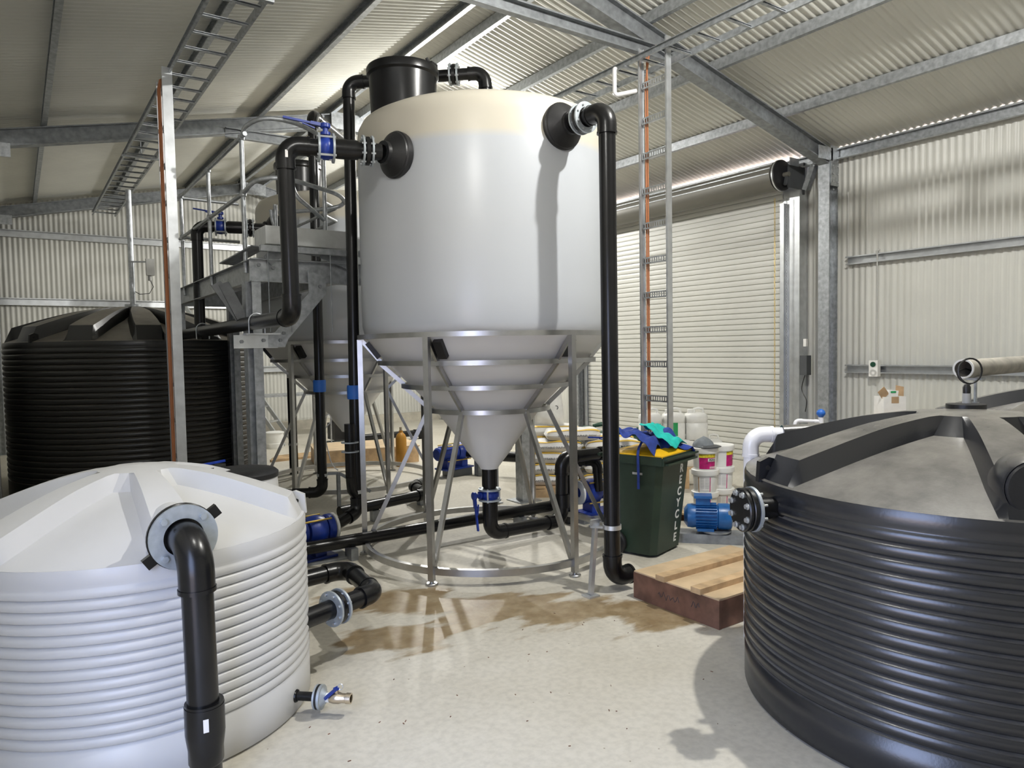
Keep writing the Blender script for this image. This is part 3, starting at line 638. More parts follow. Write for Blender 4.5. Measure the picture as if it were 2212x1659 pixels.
# P2 left inlet pipe
g = run('inlet_pipe', 'black inlet pipe with blue lever valve at the upper left of the central cone tank', (1.58, 4.93, 1.95))
d2 = V(1.565-2.22, 4.92-4.745, 0).normalized()
pa = V(2.20, 4.748, 3.117)
pipe_run(g, [pa, (1.565, 4.92, 3.117), (1.60, 4.985, 1.955), (1.60, 9.05, 1.93)])
flange(g, pa+d2*.10, d2, gap=.05); coupling(g, pa+d2*.245, d2, L=.16)
vp = pa+d2*.385; valve(g, vp, d2, (0, 0, 1), V(-.26, .10, .045))
sticker(g, V(1.556, 4.858, 3.045), (-.25, -1, 0), (0, 0, 1), .018, .05)
for yy in (5.88, 7.9):
    mb = MB(); mb.tube([(1.60-.062, yy, 1.86), (1.60-.062, yy, 1.95)]+[(1.60+.062*math.cos(a), yy, 1.96+.062*math.sin(a)) for a in [PI-k*PI/8 for k in range(9)]]+[(1.662, yy, 1.86)], .006, 8); mb.build('u_bolt', 'galv', g)
# P3 riser behind left edge of the central tank, crossing to the tank top
g = run('fill_pipe', 'black riser pipe with blue coupling hugging the left edge of the central cone tank', (2.43, 5.90, 0))
rr = .050
pipe_run(g, [(2.15, 5.74, .245), (2.40, 5.865, .30), (2.455, 5.93, 4.02), (3.37, 5.19, 4.05), (3.40, 5.17, 3.60)], r=rr)
coupling(g, (2.4155, 5.883, 1.35), (0, 0, 1), r=rr, L=.12, matname='couplingblue', s=1.3)
dd = V(.78, -.63, 0)
flange(g, (3.17, 5.352, 4.047), dd, r=rr, gap=.05); coupling(g, (3.0, 5.49, 4.04), dd, r=rr, L=.14)
clamp(g, (2.403, 5.868, .48), (0, 0, 1), r=rr)
mb = MB(); mb.cyl((2.34, 5.84, .62), (2.34, 5.84, 1.08), .045, n=20); mb.tube([(2.34, 5.84, .62), (2.35, 5.845, .50), (2.40, 5.865, .44)], .045, 18); mb.build('branch_pipe', 'blackpipe', g)
mb = MB(); mb.ring((2.34, 5.84, .84), (0, 0, 1), .04, .075, .01); mb.ring((2.34, 5.84, .92), (0, 0, 1), .04, .075, .01); mb.build('branch_flange', 'zinc_ring', g)
# P4 riser of the farther tank
g = run('fill_pipe', 'black riser pipe with blue coupling in front of the farther cone tank', (2.72, 7.60, 0))
pipe_run(g, [(2.42, 7.72, .17), (2.70, 7.56, .17), (2.735, 7.63, 4.27), (3.5, 8.5, 4.27), (3.5, 8.53, 3.6)], r=.052)
coupling(g, (2.712, 7.59, 1.335), (0, 0, 1), r=.052, L=.13, matname='couplingblue', s=1.3)
cl = clamp(g, (2.705, 7.57, .36), (0, 0, 1), r=.052)
mb = MB(); mb.bar((2.76, 7.55, .37), (2.86, 7.50, .37), .03, .03); mb.bar((2.86, 7.50, .38), (2.86, 7.50, 0), .035, .035, up=(1, 0, 0)); mb.bar((2.87, 7.49, .37), (3.15, 7.30, .16), .03, .03); mb.build('support_leg', 'galv_dull', g)
# rear inlet valve set of the farther tank
g = run('inlet_pipe', 'black inlet pipe with blue lever valve on the farther cone tank, seen through the handrail', (1.65, 8.55, 1.95))
pa = V(2.39, 8.31, 3.117); d2 = V(-1, .27, 0).normalized()
pipe_run(g, [pa, (1.70, 8.495, 3.117), (1.70, 8.52, 1.9)])
flange(g, pa+d2*.16, d2); coupling(g, pa+d2*.32, d2, L=.16); valve(g, pa+d2*.47, d2, (0, 0, 1), V(-.26, .10, .045))
g = run('drain_pipe', 'black pipe standing behind the farther cone tank stand', (3.15, 9.95, 0))
pipe_run(g, [(3.15, 9.95, .0), (3.15, 9.95, 1.55)], r=.06); clamp(g, (3.15, 9.95, .42), (0, 0, 1), r=.06)
# P6 long floor pipe under the central stand, rising by the pump at right
g = run('floor_pipe', 'long black pipe running low across the central tank stand', (3.0, 5.52, 0))
pipe_run(g, [(1.30, 5.53, .15), (4.43, 5.51, .15), (4.45, 5.51, .58), (4.62, 5.45, .60)], r=.052)
for xx in (1.75, 2.2, 3.9): mb = MB(); mb.box((xx, 5.52, .05), (.06, .14, .1)); mb.build('pipe_saddle', 'galv_dull', g)
# P7 cone outlet
g = run('cone_outlet', 'black outlet pipe with blue butterfly valve below the central cone', (CC[0], CC[1], 0))
x, y = CC
pipe_run(g, [(x, y, .69), (x, y, .115), (4.07, 5.10, .115), (4.07, 5.08, .70), (4.75, 5.02, .70)], r=.056)
coupling(g, (x, y, .60), (0, 0, 1), r=.056, L=.15)
valve(g, (x, y, .455), (0, 0, 1), (-.85, .1, .0), V(.02, -.02, -.30), r=.056, gap=.075)
coupling(g, (x, y, .33), (0, 0, 1), r=.056, L=.14); coupling(g, (4.07, 5.08, .30), (0, 0, 1), r=.056, L=.12)
coupling(g, (4.55, 5.035, .70), (1, -.09, 0), r=.056, L=.13)
valve(g, (4.66, 5.03, .70), (1, -.09, 0), (0, 0, 1), V(-.26, .06, .02), r=.05, gap=.05)
sticker(g, (x+.045, y-.045, .60), (.5, -.86, 0), (0, 0, 1), .012, .05)
g = run('suction_pipe', 'black elbowed pipe rising beside the right legs of the central stand', (4.37, 5.30, 0))
pipe_run(g, [(4.36, 5.34, .0), (4.36, 5.34, .60), (4.62, 5.22, .60), (4.64, 5.22, .30)], r=.045)
# rear floor pipes
g = run('floor_pipe', 'thick black pipe on the floor behind the central stand, leading to the small blue pump', (5.3, 7.9, 0))
pipe_run(g, [(4.92, 8.45, .30), (6.05, 6.35, .26)], r=.055); coupling(g, (5.3, 7.74, .28), (.47, -.88, 0), r=.058, L=.3)
for s_ in (.15, .9): mb = MB(); mb.box((4.92+1.13*s_, 8.45-2.1*s_, .11), (.1, .1, .22)); mb.build('pipe_saddle', 'galv_dull', g)
g = run('floor_pipe', 'black pipe lying low behind the stand legs near the walkway', (3.0, 7.0, 0))
pipe_run(g, [(2.50, 6.55, .16), (3.55, 6.75, .17), (3.62, 7.2, .17), (3.9, 7.4, .17)], r=.055)
for xx, yy in ((2.9, 6.63), (3.62, 7.0)): mb = MB(); mb.box((xx, yy, .055), (.08, .08, .11)); mb.build('pipe_saddle', 'galv_dull', g)
g = run('wall_pipe', 'black pipe lying along the floor far behind the farther cone tank', (5.6, 12.2, 0))
pipe_run(g, [(4.9, 12.3, .12), (6.4, 12.3, .12), (6.4, 12.3, .0)], r=.06)
# U-shaped pipe loop on white tank
g = run('pipe_loop', 'black U-shaped pipe loop with bolted flange on the right of the white tank', (1.5, 3.9, 0))
pipe_run(g, [(1.06, 4.15, .34), (1.66, 4.235, .34), (1.605, 3.715, .34), (1.10, 3.535, .34)], r=.050, R=.085, sleeve=.05)
flange(g, (1.345, 3.622, .34), (-.94, -.335, 0), r=.050, gap=.045, ro=.095)
# white tank top pipe
g = run('overflow_pipe', 'black pipe with bolted flange falling from the roof of the white tank', (.535, 2.87, 0))
pipe_run(g, [(.508, 3.07, .985), (.525, 2.87, .985), (.535, 2.865, .0)], r=.0575, R=.115)
fp = V(.512, 3.015, .985); fd = V(.07, -1, 0).normalized()
mb = MB(); mb.ring(fp, fd, .075, .128, .014, 48); mb.build('flange_ring', 'zinc_ring', g, angle=30)
mb = MB(); mb.disc_cyl(fp-fd*.02, fd, .132, .02, 44, bev=.004); mb.lathe([(.09, -.10), (.105, -.09), (.105, -.03), (.09, -.03)], 12, fp, fd); mb.build('flange_stub', 'blackpipe', g, angle=30)
sv, uv, _ = frame_of(fd)
for k in range(4):
    a = PI/4+k*PI/2; q = fp+(sv*math.cos(a)+uv*math.sin(a))*.102
    mb = MB(); mb.cyl(q+fd*.004, q+fd*.022, .013, n=6); mb.cyl(q+fd*.004, q+fd*.008, .018, n=16); mb.build('bolt', 'zinc_ring', g)
for a in (math.radians(147), math.radians(327)):
    w_ = sv*math.cos(a)+uv*math.sin(a); mb = MB(); mb.bar(fp-fd*.02+w_*.12, fp-fd*.02+w_*.165, .045, .025, up=fd); mb.build('flange_ear', 'blackpipe', g)
coupling(g, (.535, 2.865, .315), (0, 0, 1), r=.0575, L=.13, s=1.22)
mb = MB(); mb.lathe([(.0575, .14), (.064, .15), (.064, .20), (.071, .25), (.071, .26)], 28, (.535, 2.865, 0)); mb.build('reducer', 'blackpipe', g)
sticker(g, V(.525, 2.793, .315), (-.05, -1, 0), (0, 0, 1), .019, .05); sticker(g, V(.484, 2.93, 1.01), (-.8, -.6, 0), (0, 0, 1), .014, .018)
# tap low on the white tank
rad = V(.738, -.675, 0); o = V(1.016, 3.302, .083); dr = rad
g = run('drain_tap', 'small drain tap with grey flange and blue handle low on the white tank', (1.1, 3.2, 0), 'tap')
mb = MB(); mb.cyl(o-dr*.01, o+dr*.10, .021, n=20); mb.lathe([(.0, 0), (.032, 0), (.028, .012), (.022, .016)], 24, o, dr); mb.build('stub_pipe', 'blackpipe', g)
mb = MB(); mb.disc_cyl(o+dr*.118, dr, .056, .010, 32); mb.build('gasket', 'rubber', g)
mb = MB(); mb.disc_cyl(o+dr*.108, dr, .056, .009, 32); mb.disc_cyl(o+dr*.130, dr, .056, .012, 32); mb.lathe([(.045, .136), (.03, .150), (.026, .155), (0, .155)], 24, o, dr); mb.build('flange_ring', 'zinc_ring', g, angle=30)
mb = MB(); mb.cyl(o+dr*.15, o+dr*.175, .022, n=8); mb.build('hex_nipple', 'whitepaint', g)
mb = MB(); mb.lathe([(.0, .172), (.022, .172), (.026, .19), (.027, .215), (.022, .23), (.022, .25), (.025, .252), (.025, .275), (.018, .275), (.018, .24)], 20, o, dr); mb.cyl(o+dr*.205, o+dr*.205+V(0, 0, .04), .010, n=10); mb.build('tap_body', 'brass', g, angle=30)
h0 = o+dr*.205+V(0, 0, .042); mb = MB(); mb.bar(h0+V(0, 0, .002), h0+V(-.045, .0, -.035)-dr*.015, .020, .008); mb.bar(h0+V(.01, 0, .004), h0+V(-.012, 0, 0), .022, .01); mb.build('tap_handle', 'blue', g)
mb = MB(); mb.tube([h0+dr*.02+V(0, 0, .012)+V(dr.x*.012*math.cos(a), dr.y*.012*math.cos(a), .014*math.sin(a)) for a in [2*PI*k/14 for k in range(14)]], .0025, 6, closed=True); mb.build('tap_ring', 'bolt', g)
# blank flange on black tank
g = run('blank_flange', 'black blank flange with eight grey bolts on the left of the near black tank', (2.65, 1.97, 0), 'flange')
ba = math.radians(155.5); bd = V(math.cos(ba), math.sin(ba), 0); bt = V(CB[0], CB[1], .972)+bd*.985
b0 = bt-bd*.02; mb = MB(); mb.cyl(b0, b0+bd*.16, .048, n=28); mb.disc_cyl(b0+bd*.03, bd, .068, .02, 28); mb.build('stub_pipe', 'blackpipe', g)
fc = b0+bd*.150
mb = MB(); mb.ring(fc, bd, .046, .100, .013, 44); mb.build('flange_ring', 'zinc_ring', g, angle=30)
mb = MB(); mb.disc_cyl(fc+bd*.022, bd, .097, .024, 44, bev=.004); mb.disc_cyl(fc+bd*.047, bd, .097, .022, 44, bev=.005); mb.build('blank_disc', 'blackpipe', g, angle=30)
sv, uv, _ = frame_of(bd)
for k in range(8):
    a = 2*PI*(k+.5)/8; q = fc+(sv*math.cos(a)+uv*math.sin(a))*.077
    mb = MB(); mb.cyl(q-bd*.035, q+bd*.058, .006, n=8); mb.disc_cyl(q+bd*.060, bd, .0145, .004, 16); mb.cyl(q+bd*.060, q+bd*.072, .0105, n=6); mb.cyl(q-bd*.018, q-bd*.008, .0115, n=6); mb.build('bolt', 'bolt', g)
# white pvc elbow behind black tank
g = run('pvc_pipe', 'white PVC downpipe with elbow at the back of the near black tank', (3.455, 2.575, 0))
pipe_run(g, [(3.60, 2.467, 1.185), (3.455, 2.575, 1.185), (3.455, 2.575, 0)], r=.040, matname='whitepvc', R=.075, sleeve=.05)
g = run('pvc_pipe', 'short white PVC elbow at the right frame edge beside the grey pipe', (5.05, 2.2, 0))
pipe_run(g, [(5.24, 2.10, 1.2), (5.03, 2.16, 1.2), (5.03, 2.16, 0)], r=.05, matname='whitepvc', R=.09, sleeve=.05)
# small riser with blue ball valve behind the black tank
g = run('tap_riser', 'slim white riser with round blue knob behind the near black tank', (5.1, 3.13, 0), 'tap')
pipe_run(g, [(4.95, 3.28, 0), (4.95, 3.28, 1.11), (5.09, 3.15, 1.10), (5.095, 3.145, .98)], r=.013, matname='whitepvc', R=.03, sleeve=.02)
mb = MB(); mb.cyl((5.09, 3.15, 1.08), (5.09, 3.15, 1.135), .020, n=16); mb.build('valve_neck', 'whitepvc', g)
mb = MB(); mb.lathe([(0, -.034), (.018, -.028), (.030, -.012), (.034, .0), (.030, .016), (.018, .028), (0, .034)], 20, (5.09, 3.15, 1.165)); mb.build('blue_knob', 'couplingblue', g)
# grey pipe resting on a rod above the near black tank
g = run('grey_pipe', 'weathered grey PVC pipe held level above the near black tank', (3.93, 1.65, 1.394))
L0, L1 = V(3.925, 1.655, 1.562), V(8.80, 1.64, 1.60); dx = (L1-L0).normalized()
mb = MB(); mb.lathe([(.040, .0), (.049, .0), (.049, .10), (.046, .11), (.046, (L1-L0).length), (.040, (L1-L0).length), (.040, 0)], 32, L0, dx); mb.build('pipe', 'greypvc', g, angle=30)
mb = MB(); mb.ring(L0+dx*.003, dx, .0405, .0495, .008, 32); mb.build('pipe_rim', 'whitepaint', g)
rb = V(4.03, 1.64, 1.30)
mb = MB(); mb.cyl(rb, V(4.03, 1.64, 1.515), .008, n=10); mb.box((4.03, 1.64, 1.508), (.05, .07, .01)); mb.disc_cyl(rb+V(0, 0, .075), (0, 0, 1), .018, .03, 8); mb.build('support_rod', 'galv', g)
gl = run('cable_gland', 'grey cable gland with looped black cable on top of the near black tank', (3.87, 1.60, 1.394), 'cable')
gp = V(3.80, 1.585, 1.392)
mb = MB(); mb.cyl(gp, gp+V(0, 0, .055), .019, n=20); mb.build('gland_body', 'greyplastic', gl)
mb = MB(); mb.lathe([(0, .052), (.017, .052), (.018, .085), (.012, .098), (0, .1)], 14, gp); mb.build('gland_nut', 'rubber', gl)
pts = []
for k in range(29):
    a = -PI/2+2*PI*1.25*k/28; rr_ = .062; pts.append(V(gp.x+.03+.0*k, gp.y-.005, gp.z+.10+rr_)+V(math.sin(a+PI/2)*-rr_*.62, math.sin(a+PI/2)*rr_*.62, -math.cos(a+PI/2)*rr_)+V(.0012*k, .0008*k, 0))
pts.append(L0+V(.02, 0, .0)); pts.append(L0+V(.14, 0, -.02))
mb = MB(); mb.tube(pts, .0045, 8); mb.build('cable_loop', 'cableblack', gl)
# ================================================================ CABLE LADDERS
def ladder_flat(root, x0, x1, y0, y1, z, pitch=.34):
    for x, f in ((x0, 1), (x1, -1)):
        mb = MB(); mb.csec((x, y0, z+.03), (x, y1, z+.03), .022, .06, t=.003, lip=.006, flip=-f); mb.build('side_rail', 'galv', root)
    mb = MB(); mb.csec(((x0), 0, z+.012), ((x1), 0, z+.012), .03, .02, t=.003, lip=.004); r0 = mb.build('rung', 'galv', root)
    n = int((y1-y0)/pitch); base = r0.location.copy()
    for i in range(n):
        if i == 0: r0.location = base+V(0, y0+.15, 0)
        else: shared(r0, root, base+V(0, y0+.15+i*pitch, 0))
g = thing('cable_tray', 'galvanised cable tray slung under the left roof slope toward the back wall', 'cable tray', (1.41, 8, 4.2)); ladder_flat(g, 1.25, 1.585, 2.6, 14.9, 4.235)
mb = MB()
for yy in (5.27, 10.25):
    mb = MB(); mb.tube([(1.42, yy, 4.22), (1.42, yy, 4.46)], .006, 6); mb.bar((1.2, yy, 4.222), (1.63, yy, 4.222), .04, .02); mb.build('hanger', 'galv', g)
g = thing('cable_tray', 'galvanised cable tray slung under the right roof slope, crossing the nearest rafter', 'cable tray', (5.28, 8, 4.5)); ladder_flat(g, 5.115, 5.44, 1.2, 15.2, 4.49)
mb = MB()
for yy in (5.27, 10.25):
    mb = MB(); mb.tube([(5.28, yy, 4.49), (5.28, yy, 4.78)], .006, 6); mb.bar((5.07, yy, 4.482), (5.5, yy, 4.482), .04, .02); mb.build('hanger', 'galv', g)
g = thing('cable_ladder', 'upright galvanised cable ladder with perforated rungs in front of the roller door', 'cable ladder', (5.2, 4.98, 0))
for yy, f in ((4.79, 1), (5.165, -1)):
    mb = MB(); mb.csec((5.2, yy, 0), (5.2, yy, 4.64), .02, .065, t=.003, lip=.008, up=(1, 0, 0), flip=f); mb.build('side_rail', 'galv_bright', g)
mb = MB(); w0, w1 = 4.81, 5.145
for dz in (-.030, .030): mb.box((5.2, (w0+w1)/2, dz*.85), (.004, w1-w0, .014))
mb.box((5.212, (w0+w1)/2, .031), (.025, w1-w0, .003)); mb.box((5.212, (w0+w1)/2, -.031), (.025, w1-w0, .003))
for k in range(12): mb.box((5.2, w0+(w1-w0)*k/11, 0), (.004, .012, .045))
r0 = mb.build('rung', 'galv_bright', g); base = r0.location.copy()
for i in range(12):
    z = .50+i*.343
    if i == 0: r0.location = base+V(0, 0, z)
    else: shared(r0, g, base+V(0, 0, z))
mb = MB(); mb.tube([(5.23, 5.12, 0.35), (5.232, 5.125, 2), (5.225, 5.12, 3.2), (5.23, 5.125, 4.3), (5.26, 5.10, 4.6), (5.30, 5.04, 4.66)], .009, 8); tag(mb.build('power_cable', 'orangecable'), 'thicker orange cable on the cable ladder before the roller door', 'cable', 'orange cables on the right cable ladder'); mb = MB(); mb.tube([(5.232, 5.10, 0.35), (5.238, 5.107, 2.2), (5.23, 5.10, 4.3), (5.25, 5.13, 4.62)], .008, 8)
tag(mb.build('power_cable', 'orangecable'), 'thinner orange cable on the cable ladder before the roller door', 'cable', 'orange cables on the right cable ladder')
g = thing('cable_ladder', 'upright galvanised cable ladder seen edge-on in front of the far black tank', 'cable ladder', (1.22, 7.25, 0))
for yy, f, zt in ((7.10, 1, 4.28), (7.43, -1, 4.24)):
    mb = MB(); mb.csec((1.22, yy, 0), (1.22, yy, zt), .022, .085, t=.003, lip=.01, up=(1, 0, 0), flip=f); mb.build('side_rail', 'galv_bright', g)
mb = MB(); mb.box((1.22, 7.265, 0), (.03, .31, .03)); r0 = mb.build('rung', 'galv', g); base = r0.location.copy()
for i in range(12):
    if i == 0: r0.location = base+V(0, 0, .4)
    else: shared(r0, g, base+V(0, 0, .4+i*.34))
mb = MB(); mb.tube([(1.166, 7.2, .3), (1.168, 7.2, 1.6), (1.164, 7.2, 3), (1.166, 7.2, 4.1), (1.19, 7.25, 4.2), (1.26, 7.3, 4.25)], .016, 8); tag(mb.build('power_cable', 'orangecable'), 'orange cable running down the edge-on cable ladder by the far black tank', 'cable')
# light fitting box and rod near the ladder top
g = thing('pvc_trap', 'small white plastic fitting hung at the top of the cable ladder', 'fitting', (5.05, 5.0, 4.3))
mb = MB(); mb.tube(arc_pts((5.03, 5.33, 4.46), (4.98, 5.30, 4.46), (4.98, 5.30, 4.2), .03)+[V(4.98, 5.30, 4.24)]+arc_pts((4.98, 5.30, 4.3), (4.98, 5.30, 4.2), (5.12, 5.22, 4.2), .03)+[V(5.17, 5.19, 4.24)], .022, 12); mb.build('trap_pipe', 'whitepvc', g)
# ================================================================ WALKWAY
X0, X1, Y0, Y1, ZD = 1.70, 2.33, 6.20, 9.6, 2.50
g = thing('walkway', 'galvanised steel walkway with tube handrails between the tanks', 'walkway', (1.9, 7.5, 0))
for xx, f in ((X0, 1), (X1, -1)):
    mb = MB(); mb.csec((xx, Y0, ZD-.10), (xx, Y1, ZD-.10), .06, .19, t=.006, lip=.0061, flip=-f); mb.build('edge_beam', 'galv', g)
for yy, f in ((Y0, 1), (Y1, -1)):
    mb = MB(); mb.csec((X0-.06, yy, ZD-.10), (X1+.34, yy, ZD-.10), .06, .19, t=.006, lip=.0061, flip=f); mb.build('edge_beam', 'galv', g)
mb = MB(); mb.box(((X0+X1)/2, 0, ZD), (X1-X0+.02, .005, .03)); b0 = mb.build('grate_bar', 'galv_bright', g); base = b0.location.copy(); n = 84
for i in range(n):
    yy = Y0+.05+(Y1-Y0-.1)*i/(n-1)
    if i == 0: b0.location = base+V(0, yy, 0)
    else: shared(b0, g, base+V(0, yy, 0))
for cx_, cy_ in ((X0+.02, Y0+.02), (X0+.02, Y1-.1), (X1+.02, Y1-.1)):
    mb = MB(); mb.csec((cx_, cy_, 0), (cx_, cy_, ZD-.19), .075, .12, t=.006, lip=.012, up=(0, 1, 0), flip=1); mb.csec((cx_-.10, cy_+.1, 0), (cx_-.10, cy_+.1, ZD-.19), .075, .12, t=.006, lip=.012, up=(0, 1, 0), flip=-1)
    mb.box((cx_-.03, cy_+.04, .006), (.34, .3, .012)); mb.build('column', 'galv', g)
# bracket and diagonal knee plate
cx_, cy_ = X0+.02, Y0+.02
mb = MB(); mb.box((cx_-.06, cy_-.075, 1.80), (.36, .012, .11)); mb.box((cx_-.02, cy_-.12, 1.862), (.28, .1, .012)); mb.build('pipe_bracket', 'galv_bright', g)
mb = MB(); mb.add([V(cx_+.04, cy_-.085, 1.75), V(cx_+.18, cy_-.085, 1.75), V(cx_+.21, cy_-.085, 1.82), V(cx_+.56, cy_-.085, 2.22), V(cx_+.56, cy_-.085, 2.36), V(cx_+.40, cy_-.085, 2.42), V(cx_+.40, cy_-.085, 2.22), V(cx_+.10, cy_-.085, 1.88), V(cx_+.04, cy_-.085, 1.86)]+[V(0, 0, 0)]*0, [tuple(range(9))])
k9 = list(mb.v); mb.add([V(p)+V(0, .012, 0) for p in k9], [tuple(range(8, -1, -1))]); mb.f += [(i, (i+1) % 9, 9+(i+1) % 9, 9+i) for i in range(9)]; mb.mi += [0]*9
mb.build('knee_plate', 'galv', g)
mb = MB()
for bx, bz in ((cx_-.18, 1.80), (cx_+.0, 1.81), (cx_+.14, 1.81), (cx_+.17, 1.87), (cx_+.50, 2.28), (cx_+.1, 2.42), (cx_-.02, 2.44)): mb.cyl((bx, cy_-.105, bz), (bx, cy_-.08, bz), .016, n=6)
mb.build('plate_bolts', 'galv_dull', g, kind='stuff')
mb = MB(); mb.bar((cx_-.30, cy_+.2, 2.30), (cx_-.08, cy_+.1, 1.92), .09, .012, up=(0, 1, 0)); mb.bar((cx_-.24, cy_+.2, 2.30), (cx_-.12, cy_+.1, 2.0), .09, .03, up=(0, 1, 0)); mb.build('side_gusset', 'galv_dark', g)
# raised step box at the near end
mb = MB(); zb = ZD+.12; xa, xb, ya = X0+.06, X1+.22, Y0-.10
def tray(mb, xa, xb, ya, yb, z0, z1, t=.006):
    mb.box(((xa+xb)/2, ya, (z0+z1)/2), (xb-xa, t, z1-z0)); mb.box(((xa+xb)/2, yb, (z0+z1)/2), (xb-xa, t, z1-z0)); mb.box((xa, (ya+yb)/2, (z0+z1)/2), (t, yb-ya, z1-z0)); mb.box((xb, (ya+yb)/2, (z0+z1)/2), (t, yb-ya, z1-z0)); mb.box(((xa+xb)/2, (ya+yb)/2, z0), (xb-xa, yb-ya, t))
tray(mb, xa, xb, ya, ya+.34, zb, zb+.15); mb.build('kick_plate', 'galv_lit', g)
mb = MB(); mb.box(((xa+xb)/2, ya-.02, zb-.045), (xb-xa+.12, .05, .05)); mb.build('step_nosing', 'galv', g)
mb = MB(); mb.bar((xa+.02, ya+.05, ZD-.02), (xa+.16, ya+.05, zb-.02), .1, .01, up=(0, 1, 0)); mb.build('step_support', 'galv_dull', g); mb = MB(); mb.bar((xb-.02, ya+.05, ZD-.02), (xb-.3, ya+.05, zb-.04), .1, .01, up=(0, 1, 0)); mb.build('step_support', 'galv_dull', g); mb = MB(); mb.bar((xa+.0, ya+.22, zb), (xa-.18, ya+.6, ZD), .16, .01); mb.build('step_support', 'galv_dull', g)
mb = MB()
for dx_ in (.02, .20, .56): mb.tube([(xa-.02+dx_*1.0, ya-.03, zb-.06), (xa-.02+dx_, ya-.03, 1.88)], .005, 6)
mb.build('hanger_rods', 'galv_dull', g, kind='stuff')
# handrails
RH = .019
def tb_(pts, name='handrail', r=RH): mb = MB(); mb.tube(pts, r, 14); return mb.build(name, 'galv', g)
zt, zm = ZD+1.06, ZD+.58
for yy in (6.42, 7.72, 9.15):
    tb_([(X0-.03, yy, ZD-.10), (X0-.03, yy, zt)], 'rail_post'); mb = MB(); mb.lathe([(.02, -.03), (.028, -.02), (.028, .02), (.02, .03)], 14, (X0-.03, yy, zm)); mb.lathe([(.02, -.03), (.028, -.02), (.028, .015), (0, .03)], 14, (X0-.03, yy, zt)); mb.build('rail_joint', 'galv', g)
tb_([(X0-.03, 6.30, zt), (X0-.03, 9.3, zt)]); tb_([(X0-.03, 6.42, zm), (X0-.03, 9.3, zm)])
tb_([(X0-.03, 9.15, zt-.02), (X0+.3, 9.18, zt-.02), (X1, 9.2, zt-.02)]); tb_([(X0-.03, 9.15, zm), (X1, 9.2, zm)])
def sm(pts, k=6):
    # smooth open curve through points
    pts = [V(p) for p in pts]; out = []
    for i in range(len(pts)-1):
        p0 = pts[max(i-1, 0)]; p1 = pts[i]; p2 = pts[i+1]; p3 = pts[min(i+2, len(pts)-1)]
        for j in range(k):
            t = j/k; out.append(.5*((2*p1)+(p2-p0)*t+(2*p0-5*p1+4*p2-p3)*t*t+(3*p1-p0-3*p2+p3)*t**3))
    return out+[pts[-1]]
tb_(sm([(X0-.03, 6.40, zt), (X0-.02, 6.26, zt+.06), (X0+.10, 6.12, zt+.10), (X0+.35, 6.10, zt+.09), (X0+.62, 6.18, zt+.02), (X0+.70, 6.3, zt-.06), (X0+.68, 6.40, zt-.10)]))
tb_(sm([(X0-.03, 6.42, zm), (X0+.02, 6.2, zm+.07), (X0+.2, 6.08, zm+.09), (X0+.5, 6.12, zm+.06), (X0+.74, 6.2, zm+.03), (X0+.82, 6.28, zm-.02), (X0+.70, 6.33, zm-.07), (X0+.36, 6.7, zm-.08)]))
tb_([(X1+.03, 6.33, ZD-.16), (X1+.03, 6.33, zt-.12)], 'rail_post')
tb_(sm([(X0+.32, 6.22, zt-.30), (X0+.36, 6.22, zt-.48), (X0+.5, 6.26, zt-.58), (X1+.02, 6.33, zt-.66)]))
tb_(sm([(X0+.30, 6.75, zm-.05), (X0+.34, 6.75, zm-.22), (X0+.46, 6.6, zm-.42), (X1+.02, 6.33, zm-.50)]))
tb_([(X0+.34, 6.75, ZD), (X0+.34, 6.75, zm)], 'rail_post')
for zz in (zt-.62, zm-.02, zm-.48): tb_([(X1+.03, 6.33, zz), (X1+.22, 6.55, zz), (X1+.22, 7.9, zz)], r=.014)
mb = MB(); mb.box((X1+.03, 6.29, ZD-.13), (.13, .05, .025)); mb.cyl((X1-.01, 6.26, ZD-.13), (X1-.01, 6.30, ZD-.13), .014, n=8); mb.cyl((X1+.07, 6.26, ZD-.13), (X1+.07, 6.30, ZD-.13), .014, n=8); mb.build('post_clamp', 'galv_bright', g)
# ================================================================ PUMPS AND MOTOR
def pump(label, p, rz, base=True):
    # local axis: +x is the suction flange end
    g = thing('pump', label, 'pump', p, rz=rz, local=True, group='blue pumps on the floor')
    h = .22
    mb = MB(); mb.lathe([(.0, .10), (.10, .10), (.115, .115), (.115, .15), (.10, .16), (.0, .16)], 32, (0, 0, h), (1, 0, 0)); mb.lathe([(.0, -.06), (.095, -.06), (.12, -.03), (.125, .03), (.11, .08), (.07, .11)], 32, (0, 0, h), (1, 0, 0)); mb.build('pump_casing', 'blue', g, angle=35)
    mb = MB(); mb.ring((.172, 0, h), (1, 0, 0), .05, .118, .02, 36); mb.build('flange_ring', 'whitepaint', g)
    mb = MB(); mb.lathe([(0, -.42), (.07, -.42), (.088, -.40), (.09, -.08), (.0, -.06)], 28, (0, 0, h), (1, 0, 0)); mo = mb.build('motor', 'blue', g, angle=35)
    mb = MB()
    for k in range(10):
        a = 2*PI*k/10; mb.bar((-.36, .092*math.cos(a), h+.092*math.sin(a)), (-.12, .092*math.cos(a), h+.092*math.sin(a)), .006, .018, up=(0, math.cos(a), math.sin(a)))
    mb.build('cooling_fins', 'blue', mo, kind='stuff')
    for (yy, zz) in ((.10, .10), (-.10, .10), (.10, -.10), (-.10, -.10)):
        mb = MB(); mb.cyl((-.30, yy, h+zz), (.11, yy, h+zz), .008, n=8); mb.build('tie_rod', 'gold', g)
    mb = MB(); mb.box((.02, 0, .07), (.10, .16, .14)); mb.box((-.25, 0, .08), (.08, .14, .14)); mb.box((-.1, 0, .01), (.5, .24, .02)); mb.build('pump_foot', 'blue', g)
    return g
pump('dark blue pump with brass rods behind the right edge of the white tank', (1.95, 5.70, .02), 0.15)
